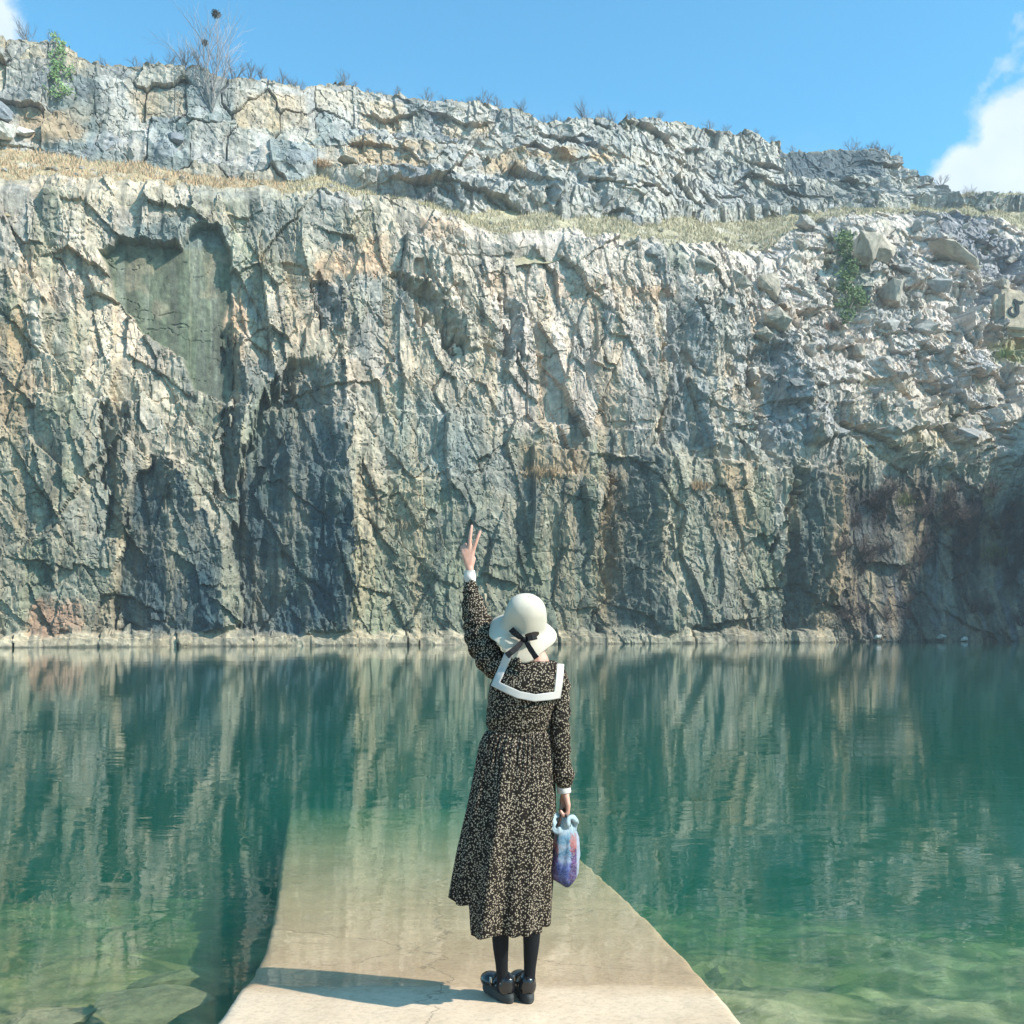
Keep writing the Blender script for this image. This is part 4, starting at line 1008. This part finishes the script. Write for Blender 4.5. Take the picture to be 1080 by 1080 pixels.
chain(bm, [(W(495.5, 595, hy_ + .004), .0125), (W(498.0, 587, hy_ + .024), .0105), (W(494.5, 580.5, hy_ + .046), .0092), (W(489.5, 578, hy_ + .052), .0075)])
# hanging hand closed on the bag straps
for dy, dz, r in ((.028, 0, .0092), (.010, 1.2, .0096), (-.009, .8, .0092), (-.027, -1.2, .0082)):
    chain(bm, [(W(596, 836, dy * .3), .016), (W(599, 849 + dz, dy), .0105), (W(598.5, 857 + dz, dy), r), (W(594.0, 860.5 + dz, dy), r * .93), (W(591.2, 855.5 + dz, dy), r * .84)])
chain(bm, [(W(595, 838, .016), .014), (W(593.5, 845, .030), .0115), (W(592.8, 852, .028), .0095), (W(592.5, 858, .014), .0080)])
person = link("person", fuse("person", bm, .0042, 3), M_skin)
person.location = (FX0, FY, FZ0)
tag(person, 'person seen from behind in spotted dress and cream hat, left hand raised in V sign', 'person')

# --- dress
M_dress, N, L, b = new_mat("spotted_fabric", (.02, .017, .016), .9, .05)
tc = N.new('ShaderNodeTexCoord'); nzw = noise_node(N, L, 55, 3, .5, tc.outputs['Object'])
vm = N.new('ShaderNodeVectorMath'); vm.operation = 'MULTIPLY_ADD'; L.new(nzw.outputs['Color'], vm.inputs[0]); vm.inputs[1].default_value = (.006, .006, .006); L.new(tc.outputs['Object'], vm.inputs[2])
vo = N.new('ShaderNodeTexVoronoi'); vo.inputs['Scale'].default_value = 132; vo.inputs['Randomness'].default_value = .92; L.new(vm.outputs[0], vo.inputs['Vector'])
mr = N.new('ShaderNodeMapRange'); mr.inputs[1].default_value = .41; mr.inputs[2].default_value = .32; L.new(vo.outputs['Distance'], mr.inputs[0])
mc = mixc(N, L, mr.outputs[0], (.018, .0145, .012), (.34, .285, .215)); L.new(mc, b.inputs['Base Color'])
wv = noise_node(N, L, 900, 2, .5, tc.outputs['Object']); bp = N.new('ShaderNodeBump'); bp.inputs['Strength'].default_value = .2; bp.inputs['Distance'].default_value = .002
L.new(wv.outputs[0], bp.inputs['Height']); L.new(bp.outputs[0], b.inputs['Normal'])
TOR = [(690, 557, 579, .044, .0), (698, 549, 585, .060, .0), (702, 532, 592, .082, 0), (711, 522, 594, .098, 0), (722, 518, 592, .108, 0), (740, 516, 586, .106, 0), (755, 514, 582, .098, 0),
       (768, 515, 579, .088, 0), (771, 515, 579, .086, 0), (776, 511.5, 580, .098, 0), (785, 507, 581, .112, 0), (800, 504, 582, .128, 0), (840, 496, 583, .155, 0), (870, 489.5, 583, .17, 0),
       (900, 483.5, 581, .18, 0), (925, 479.5, 579, .186, 0), (950, 476, 577, .19, 0), (980, 474, 575, .19, 0)]
Tpy = [t[0] for t in TOR]
def tor(py):
    f = lambda k: np.interp(py, Tpy, [t[k] for t in TOR]); return f(1), f(2), f(3), f(4)
nth = 260; th = np.linspace(-math.pi, math.pi, nth)
rows = []
def fold(th, t, py):
    g = .5 * np.sin(7 * th + 1.0 + .6 * t) + .34 * np.sin(11 * th + 2.4) + .26 * np.sin(17 * th + .4 - t)
    a = .003 + .030 * t
    return a * g + .0075 * (1 - t) ** 3 * (t > 0) * np.sin(44 * th + 2 * np.sin(5 * th)) * np.exp(-((t - .06) / .22) ** 2 * .5)
lift = np.where(th < 0, sstep(-2.05, -2.25, th), sstep(1.6, 2.3, th)) * (.55 + .45 * np.clip(-np.cos(th), 0, 1))
for k in range(190):
    u = k / 189
    if u < .33:
        py = np.full(nth, 697.5 + (771 - 697.5) * u / .33); t = np.zeros(nth)
    else:
        w_ = (u - .33) / .67; hem = 973.5 - 32 * lift + 1.0 * np.sin(9 * th) + .6 * np.sin(23 * th); py = 771 + (hem - 771) * w_; t = (py - 771) / 205
    xl_, xr_, ry, cy = tor(py); cx = (xl_ + xr_) / 2; rx = (xr_ - xl_) / 2 / SC
    c, s_ = np.cos(th), np.sin(th); ex = 2 / 2.35
    X = np.sign(c) * np.abs(c) ** ex * rx; Yv = np.sign(s_) * np.abs(s_) ** ex * ry
    rr_ = 1 + fold(th, t, py) / np.maximum(rx, .05) * (1 if u >= .33 else 0)
    if u < .33:
        rr_ = rr_ + (.060 * fbm(th * 2.2 + py / 16, py / 9 + th * 1.5, 5, 3) + .022 * np.sin(py / 3.2 + 3.5 * th) * np.exp(-((py - 757) / 11) ** 2)) * np.clip((py - 697) / 12, 0, 1) - .05 * np.exp(-((py - 770) / 1.8) ** 2)
    rows.append(np.stack([(cx - 540) / SC - FX0 + X * rr_, Yv * rr_, CAMZ - (py - HOR) / SC - FZ0], -1))
dme = grid_mesh("dress", np.stack(rows), None, True)
dress = link("dress", dme, M_dress, person)
sm = dress.modifiers.new("thick", 'SOLIDIFY'); sm.thickness = .003; sm.offset = -1
def tube(name, path, mat, parent, seg=40, wr=.0, sub=8, seed=0):
    P = [Vector(p[0]) for p in path]; R = [p[1] for p in path]; n = len(P)
    def cr(a, b_, c_, d, t): return .5 * ((2 * b_) + (c_ - a) * t + (2 * a - 5 * b_ + 4 * c_ - d) * t * t + (3 * b_ - a - 3 * c_ + d) * t ** 3)
    pts = []; rad = []
    for i in range(n - 1):
        for k in range(sub):
            t = k / sub; a, c, d, e = P[max(i - 1, 0)], P[i], P[i + 1], P[min(i + 2, n - 1)]
            pts.append(cr(a, c, d, e, t)); rad.append(cr(R[max(i - 1, 0)], R[i], R[i + 1], R[min(i + 2, n - 1)], t))
    pts.append(P[-1]); rad.append(R[-1]); G = []; up = Vector((0, 1, 0)); ln = 0
    for i, p in enumerate(pts):
        t = (pts[min(i + 1, len(pts) - 1)] - pts[max(i - 1, 0)]).normalized(); x = up.cross(t).normalized(); y = t.cross(x)
        if i: ln += (p - pts[i - 1]).length
        a = np.linspace(0, 2 * math.pi, seg); w_ = 1 + wr * (fbm(np.cos(a) * 1.1 + ln * 9 + seed, np.sin(a) * 1.1 + ln * 26, 7 + seed, 3) + .4 * np.sin(ln * 120 + 3 * np.sin(a + 1)))
        G.append(np.array([tuple(p + (x * math.cos(q) + y * math.sin(q)) * rad[i] * ww) for q, ww in zip(a, w_)]))
    o = link(name, grid_mesh(name, np.stack(G), None, True), mat, parent); return o
tube("sleeve", [(W(543, 714, 0), .052), (W(528, 706, .008), .056), (W(514, 692, .03), .058), (W(506, 675, .06), .057), (W(502.5, 657, .09), .057), (W(498.5, 640, .105), .048), (W(496, 626, .117), .036),
                (W(495, 618, .122), .029), (W(494.4, 609, .126), .0245)], M_dress, dress, wr=.20, seed=1)
tube("sleeve", [(W(578, 713, 0), .044), (W(588, 713, 0), .041), (W(591, 724, -.003), .0405), (W(591, 742, -.01), .0395), (W(590.5, 770, -.02), .041), (W(591.5, 798, -.014), .0385), (W(593.5, 813, -.008), .046),
                (W(594.5, 822, -.004), .043), (W(594.2, 829, 0), .031)], M_dress, dress, wr=.18, seed=4)
M_whitef, N, L, b = new_mat("white_trim", (.52, .49, .46), .8, .2)
tube("cuff", [(W(494.8, 615, .123), .0215), (W(494.3, 609, .126), .0262), (W(493.9, 603, .127), .0238), (W(493.8, 600, .127), .0235)], M_whitef, dress, wr=.10, seed=2)
tube("cuff", [(W(594.2, 828, 0), .0280), (W(594.6, 831, 0), .0300), (W(595.2, 836, 0), .0285)], M_whitef, dress, wr=.06, seed=3)
# sailor collar
def back_y(px, py, off):
    xl_, xr_, ry, cy = tor(max(py, 704)); u = (px - (xl_ + xr_) / 2) / ((xr_ - xl_) / 2 * 1.05)
    yy = -ry * max(.10, 1 - abs(u) ** 2.35) ** (1 / 2.35)
    return yy * (1 if py > 700 else .86 + .14 * max(0, (py - 690)) / 10) - off
def patch(name, quads, off, mat, parent, th_, n=10, wob=.0):
    bm = bmesh.new()
    for q in quads:
        A = [Vector(p) for p in q]; g = []
        for i in range(n + 1):
            a = A[0].lerp(A[1], i / n); c = A[3].lerp(A[2], i / n); r = []
            for j in range(n + 1):
                p = a.lerp(c, j / n); w = W(p.x, p.y, back_y(p.x, p.y, off) + wob * math.sin(p.x * .35 + p.y * .2)); r.append(bm.verts.new(w))
            g.append(r)
        for i in range(n):
            for j in range(n): bm.faces.new((g[i][j], g[i + 1][j], g[i + 1][j + 1], g[i][j + 1]))
    bmesh.ops.remove_doubles(bm, verts=bm.verts, dist=.0004); bmesh.ops.recalc_face_normals(bm, faces=bm.faces)
    o = link(name, bm_mesh(name, bm, True), mat, parent); m = o.modifiers.new("t", 'SOLIDIFY'); m.thickness = th_; m.offset = 0; return o
O_ = [(532.5, 688), (518.5, 722), (545, 734), (563, 737.5), (590.5, 735.5), (594.5, 700)]
I_ = [(540, 692), (527.5, 718), (548.5, 727), (564, 730), (583.5, 728), (587, 699)]
T_ = [(548, 693), (550, 699), (557, 702), (567, 703.5), (578, 702), (581, 699)]
patch("collar", [(I_[i], I_[i + 1], T_[i + 1], T_[i]) for i in range(5)], .013, M_dress, dress, .003, 10, .0015)
patch("collar_trim", [(O_[i], O_[i + 1], I_[i + 1], I_[i]) for i in range(5)], .016, M_whitef, dress, .004, 8, .001)

# --- tights
M_tights, N, L, b = new_mat("black_tights", (.006, .007, .009), .75, .2)
bm = bmesh.new(); ellipsoid(bm, W(545, 812), (.14, .10, .09))
for (hx_, k1, k2, k3, ax, r1, r2, r3) in ((533, 527.5, 528, 529.2, 530, .040, .035, .0265), (557, 561, 560.3, 559, 558.2, .040, .036, .0265)):
    chain(bm, [(W(hx_, 815), .080), (W(k1, 925, .01), .050), (W(k1, 955, -.008), .0415), (W(k1, 976, -.012), .0385), (W(k2, 995, -.010), .0345), (W(k3, 1018, 0), r3), (W(ax, 1034, .004), .0245), (W(ax, 1043, .012), .028)])
link("tights", fuse("tights", bm, .006, 4), M_tights, person)
# --- shoes
M_pat, N, L, b = new_mat("patent_leather", (.012, .013, .015), .16, .6)
M_sole, _, _, _ = new_mat("dark_rubber_sole", (.035, .040, .040), .7)
M_buckle, _, _, bb_ = new_mat("buckle_metal", (.7, .66, .58), .3); bb_.inputs['Metallic'].default_value = 1
def shoe(hx_, yaw):
    R_ = Matrix.Rotation(yaw, 3, 'Z'); base = W(hx_, 1057, 0); base.z = 0.0
    T = lambda x, y, z: base + R_ @ Vector((x * .95, y * .93, z * .95)); bm = bmesh.new()
    ellipsoid(bm, T(0, .010, .066), (.038, .042, .046), R_); ellipsoid(bm, T(0, .075, .050), (.037, .075, .034), R_); ellipsoid(bm, T(-.002, .150, .050), (.046, .062, .034), R_)
    capsule(bm, T(0, -.004, .088), .031, T(0, .012, .096), .030)
    up_ = link("shoe", fuse("shoe", bm, .004, 3), M_pat, person)
    bm = bmesh.new(); prof = []
    for k in range(48):
        a = 2 * math.pi * k / 48; y = math.sin(a); wdt = .040 + .010 * sstep(-.2, .7, y) - .004 * math.exp(-((y + .1) / .3) ** 2)
        prof.append((wdt * math.cos(a) * (1 if abs(y) < 2 else 1), .085 + .128 * y))
    lev = [(0.0, .96), (.006, 1.0), (.026, 1.0), (.034, .97), (.040, .93)]; g = []
    for z, s_ in lev: g.append([bm.verts.new(T(x * s_, .085 + (y - .085) * s_, z + (.006 if (z < .001 and .05 < y < .13) else 0))) for x, y in prof])
    for a, c in zip(g[:-1], g[1:]):
        for k in range(48): bm.faces.new((a[k], a[(k + 1) % 48], c[(k + 1) % 48], c[k]))
    bm.faces.new(g[0][::-1]); bm.faces.new(g[-1])
    link("sole", bm_mesh("sole", bm, False), M_sole, up_)
    st = tube("strap", [(T(-.046, .070, .055), .007), (T(-.040, .066, .085), .007), (T(-.015, .060, .106), .007), (T(.015, .060, .106), .007), (T(.040, .066, .085), .007), (T(.046, .070, .055), .007)], M_pat, up_, seg=10, sub=4)
    bm = bmesh.new(); bmesh.ops.create_cube(bm, size=1)
    for v in bm.verts: v.co = T(-.046 + v.co.x * .008, .068 + v.co.y * .020, .080 + v.co.z * .022)
    bmesh.ops.bevel(bm, geom=list(bm.edges), offset=.002, segments=1, affect='EDGES'); link("buckle", bm_mesh("buckle", bm), M_buckle, up_)
shoe(535, math.radians(28)); shoe(556.5, math.radians(12))
# --- hair
M_hair, _, _, _ = new_mat("dark_hair", (.03, .02, .015), .5)
bm = bmesh.new(); ellipsoid(bm, HEAD + Vector((0, -.012, .004)), (.075, .083, .100)); ellipsoid(bm, HEAD + Vector((-.045, -.035, -.055)), (.045, .045, .045)); ellipsoid(bm, HEAD + Vector((.02, -.055, -.065)), (.045, .03, .04))
for k in range(7): capsule(bm, HEAD + Vector((-.06 + .016 * k, -.05, -.06)), .012, HEAD + Vector((-.055 + .017 * k, -.050, -.098 - .006 * (k % 3))), .004)
link("hair", fuse("hair", bm, .006, 2), M_hair, person)
# --- hat
M_hat, N, L, b = new_mat("cream_straw", (.54, .49, .405), .95, .05)
tc = N.new('ShaderNodeTexCoord'); wv = N.new('ShaderNodeTexWave'); wv.wave_type = 'BANDS'; wv.bands_direction = 'Z'; wv.inputs['Scale'].default_value = 70; wv.inputs['Distortion'].default_value = .8; L.new(tc.outputs['Object'], wv.inputs['Vector'])
nn = noise_node(N, L, 180, 3, .6, tc.outputs['Object'])
bp = N.new('ShaderNodeBump'); bp.inputs['Strength'].default_value = .55; bp.inputs['Distance'].default_value = .002; L.new(wv.outputs[0], bp.inputs['Height'])
bp2 = N.new('ShaderNodeBump'); bp2.inputs['Strength'].default_value = .4; bp2.inputs['Distance'].default_value = .002; L.new(nn.outputs[0], bp2.inputs['Height']); L.new(bp.outputs[0], bp2.inputs['Normal']); L.new(bp2.outputs[0], b.inputs['Normal'])
HR = Matrix.Rotation(math.radians(8), 3, 'Y') @ Matrix.Rotation(math.radians(33), 3, 'X'); HC = W(552.5, 659.5, .012)
PROF = [(.001, .136), (.020, .135), (.040, .130), (.056, .119), (.068, .103), (.076, .083), (.081, .060), (.084, .038), (.0865, .018), (.090, .004), (.099, -.006), (.108, -.012), (.117, -.020), (.125, -.029), (.131, -.038), (.134, -.046)]
nh = 96; G = []
for i, (r, z) in enumerate(PROF):
    k = max(0, (i - 9) / 6.0); a = np.linspace(0, 2 * math.pi, nh)
    left = np.clip(-np.cos(a), 0, 1)
    back = np.clip(-np.sin(a), 0, 1); rr_ = r * (1 + k * (.04 * np.sin(3 * a + .6) + .03 * np.sin(5 * a + 2.0) + .08 * left ** 2 + .13 * back ** 2)); zz = z + k * (.012 * np.sin(3 * a + 2.2) + .008 * np.sin(5 * a) + .010 * left ** 2 - .020 * back ** 3)
    if i < 10: rr_ = rr_ * (1 + .03 * np.sin(2 * a + 1) + .016 * np.sin(5 * a + i * .3));
    G.append(np.array([tuple(HC + HR @ Vector((rq * math.cos(q), rq * math.sin(q), zq))) for q, rq, zq in zip(a, rr_, zz)]))
hat = link("hat", grid_mesh("hat", np.stack(G), None, True), M_hat, person)
m = hat.modifiers.new("s", 'SUBSURF'); m.levels = 1; m.render_levels = 1
m = hat.modifiers.new("t", 'SOLIDIFY'); m.thickness = .004; m.offset = -1
M_rib, N, L, b = new_mat("black_ribbon", (.006, .0065, .008), .6, .12)
def hat_pt(ang, i, off):
    r, z = PROF[i] if i < len(PROF) else PROF[-1]
    return HC + HR @ Vector(((r + off) * math.cos(ang), (r + off) * math.sin(ang), z))
bm = bmesh.new()
def strip(bm, pts, w, th_=.0016):
    rows = []
    for i, p in enumerate(pts):
        t = (pts[min(i + 1, len(pts) - 1)] - pts[max(0, i - 1)]).normalized(); nrm = Vector((0, -1, .15)).normalized(); sd = t.cross(nrm).normalized(); n2 = sd.cross(t)
        ww = w[i] if isinstance(w, (list, tuple)) else w
        rows.append([bm.verts.new(p + sd * ww * a + n2 * th_ * c) for a, c in ((-1, -1), (1, -1), (1, 1), (-1, 1))])
    for a, c in zip(rows[:-1], rows[1:]):
        for j in range(4): bm.faces.new((a[j], a[(j + 1) % 4], c[(j + 1) % 4], c[j]))
    bm.faces.new(rows[0][::-1]); bm.faces.new(rows[-1])
B0 = W(552, 674, -.082)
strip(bm, [B0, W(547.5, 671, -.098), W(542, 666.5, -.094), W(539, 663.5, -.078)], [.007, .0115, .0125, .0125])
strip(bm, [W(539, 663.5, -.078), W(543.5, 668, -.080), B0], [.0125, .010, .006])
strip(bm, [B0, W(556.5, 673.2, -.098), W(561, 672, -.094), W(565.5, 671.2, -.080)], [.006, .010, .011, .0115])
strip(bm, [W(565.5, 671.2, -.080), W(559, 673.5, -.082), B0], [.0115, .008, .005])
strip(bm, [B0 + Vector((0, -.004, 0)), W(549, 678, -.100), W(544, 683, -.120), W(539, 687, -.134), W(534.5, 690.5, -.140)], [.006, .0105, .0125, .012, .0135])
strip(bm, [B0 + Vector((0, -.004, 0)), W(556, 679, -.102), W(559, 684, -.122), W(562, 688.5, -.134), W(565, 693, -.138)], [.006, .0095, .011, .0105, .012])
ellipsoid(bm, B0 + Vector((0, -.010, 0)), (.010, .007, .011))
bmesh.ops.recalc_face_normals(bm, faces=bm.faces)
link("ribbon_bow", bm_mesh("ribbon_bow", bm), M_rib, hat)

# ------------------------------------------------------------------ the bag
bag = bpy.data.objects.new("cloth_bag", None); COL.objects.link(bag); bo = W(596, 935, 0) + Vector((FX0, FY, FZ0)); bag.location = bo
tag(bag, 'knotted cloth bag in blue, white and purple hanging from the right hand', 'bag')
def WB(px, py, dy=0): return W(px, py, dy) - W(596, 935, 0)
M_bag, N, L, b = new_mat("dyed_cloth", (.5, .5, .6), .8, .2)
tc = N.new('ShaderNodeTexCoord'); v = tc.outputs['Object']
n1 = noise_node(N, L, 26, 4, .6, v, 1.0); n2 = noise_node(N, L, 70, 4, .6, v, 1.5)
wp = N.new('ShaderNodeVectorMath'); wp.operation = 'MULTIPLY_ADD'; L.new(n1.outputs['Color'], wp.inputs[0]); wp.inputs[1].default_value = (.055, .0, .10)
of = N.new('ShaderNodeVectorMath'); of.operation = 'SUBTRACT'; L.new(v, of.inputs[0]); of.inputs[1].default_value = (.0275, 0, .05); L.new(of.outputs[0], wp.inputs[2])
sep = N.new('ShaderNodeSeparateXYZ'); L.new(wp.outputs[0], sep.inputs[0]); sep0 = N.new('ShaderNodeSeparateXYZ'); L.new(v, sep0.inputs[0])
zn = N.new('ShaderNodeMapRange'); zn.inputs[1].default_value = 0; zn.inputs[2].default_value = .30; L.new(sep.outputs[2], zn.inputs[0])
mid = ramp(N, [(.02, (0.022, 0.031, 0.088)), (.14, (0.050, 0.068, 0.231)), (.34, (0.068, 0.093, 0.286)), (.42, (0.223, 0.260, 0.354)), (.52, (0.050, 0.149, 0.231)), (.60, (0.248, 0.285, 0.340)), (.68, (0.062, 0.174, 0.258)), (.78, (0.236, 0.285, 0.333))])
sid = ramp(N, [(.02, (0.025, 0.025, 0.082)), (.16, (0.087, 0.050, 0.150)), (.30, (0.034, 0.012, 0.058)), (.40, (0.105, 0.037, 0.136)), (.48, (0.037, 0.012, 0.061)), (.58, (0.285, 0.081, 0.068)), (.68, (0.248, 0.099, 0.095)), (.78, (0.186, 0.248, 0.299))])
L.new(zn.outputs[0], mid.inputs[0]); L.new(zn.outputs[0], sid.inputs[0])
xa = N.new('ShaderNodeMath'); xa.operation = 'ADD'; L.new(sep.outputs[0], xa.inputs[0]); xa.inputs[1].default_value = .008
xb = N.new('ShaderNodeMath'); xb.operation = 'ABSOLUTE'; L.new(xa.outputs[0], xb.inputs[0])
sm_ = N.new('ShaderNodeMapRange'); sm_.inputs[1].default_value = .024; sm_.inputs[2].default_value = .030; L.new(xb.outputs[0], sm_.inputs[0])
c = mixc(N, L, sm_.outputs[0], mid.outputs[0], sid.outputs[0])
rx_ = N.new('ShaderNodeMapRange'); rx_.inputs[1].default_value = .043; rx_.inputs[2].default_value = .050; L.new(sep0.outputs[0], rx_.inputs[0])
c = mixc(N, L, rx_.outputs[0], c, (.24, .27, .33))
vn_ = ramp(N, [(.44, (0, 0, 0)), (.49, (1, 1, 1)), (.51, (1, 1, 1)), (.56, (0, 0, 0))]); L.new(n2.outputs[0], vn_.inputs[0])
vm_ = N.new('ShaderNodeMath'); vm_.operation = 'MULTIPLY'; L.new(vn_.outputs[0], vm_.inputs[0]); vm_.inputs[1].default_value = .30
c = mixc(N, L, vm_.outputs[0], c, (.34, .39, .45))
tp = N.new('ShaderNodeMapRange'); tp.inputs[1].default_value = .22; tp.inputs[2].default_value = .26; L.new(sep0.outputs[2], tp.inputs[0])
c = mixc(N, L, tp.outputs[0], c, (.30, .38, .41)); L.new(c, b.inputs['Base Color'])
BAG = [(861, 588, 602, .022), (866, 586, 603.5, .030), (873, 583, 606, .038), (882, 580.5, 609, .050), (895, 579, 610.5, .058), (906, 578, 611, .062), (914, 576.5, 611, .060), (921, 577.5, 609.5, .054), (926, 581.5, 607, .042), (931, 589.5, 604, .028), (935.5, 596, 600, .008)]
G = []; a = np.linspace(-math.pi, math.pi, 90)
for k in range(70):
    py = 861 + 74.5 * k / 69; xl_, xr_, ry = [np.interp(py, [q[0] for q in BAG], [q[j] for q in BAG]) for j in (1, 2, 3)]
    w_ = 1 + .07 * np.sin(9 * a + 1 + (py - 860) * .02) * np.exp(-(py - 861) / 35) + .13 * fbm(a * 1.8 + 3, py / 13 + a * .8, 77, 4) + .11 * np.abs(np.sin(3.5 * a + 2 + (py - 890) * .030)) - .055
    G.append(np.stack([((xl_ + xr_) / 2 - 596) / SC + (xr_ - xl_) / 2 / SC * np.cos(a) * w_, ry * np.sin(a) * w_, np.full(90, (935 - py) / SC)], -1))
link("pouch", grid_mesh("pouch", np.stack(G), None, True), M_bag, bag)
def loop(cx, cy, r, ry_, tilt, dy):
    pts = []
    for k in range(13):
        q = 2 * math.pi * k / 12; pts.append((WB(cx + r * math.cos(q), cy - ry_ * math.sin(q), dy + .02 * math.sin(q + tilt)), (.0125 + .003 * math.sin(3 * q))))
    tube("knot", pts, M_bag, bag, seg=18, sub=5, wr=.5, seed=int(cx))
loop(587.5, 867, 5.0, 7.5, .5, -.030); loop(602, 868, 4.6, 7.5, 2.0, -.018)
M_strap, _, _, _ = new_mat("dark_leather_strap", (.045, .025, .018), .5, .4)
tube("handle", [(WB(588, 873, -.034), .0068), (WB(590, 864, -.030), .0068), (WB(593, 857, -.020), .0068), (WB(595, 854, 0), .0068), (WB(593.5, 858, .022), .0068), (WB(590, 872, .034), .0068)], M_strap, bag, seg=10, sub=4)
tube("handle", [(WB(600, 870, -.030), .0068), (WB(598.5, 862, -.034), .0068), (WB(596, 857, -.026), .0068), (WB(595.5, 855.5, 0), .0068), (WB(597, 858, .022), .0068), (WB(600, 870, .030), .0068)], M_strap, bag, seg=10, sub=4)

# ------------------------------------------------------------------ thin air haze
M_haze = bpy.data.materials.new("haze"); M_haze.use_nodes = True
N = M_haze.node_tree.nodes; L = M_haze.node_tree.links; N.clear()
out = N.new('ShaderNodeOutputMaterial'); pv = N.new('ShaderNodeVolumePrincipled'); pv.inputs['Color'].default_value = (.80, .90, 1.0, 1); pv.inputs['Density'].default_value = .0006
L.new(pv.outputs[0], out.inputs['Volume'])
bm = bmesh.new(); bmesh.ops.create_cube(bm, size=1)
for q in bm.verts: q.co = Vector((q.co.x * 6100, q.co.y * 6100, 29 + q.co.z * 84))
tag(link("haze", bm_mesh("haze", bm), M_haze), kind='stuff')
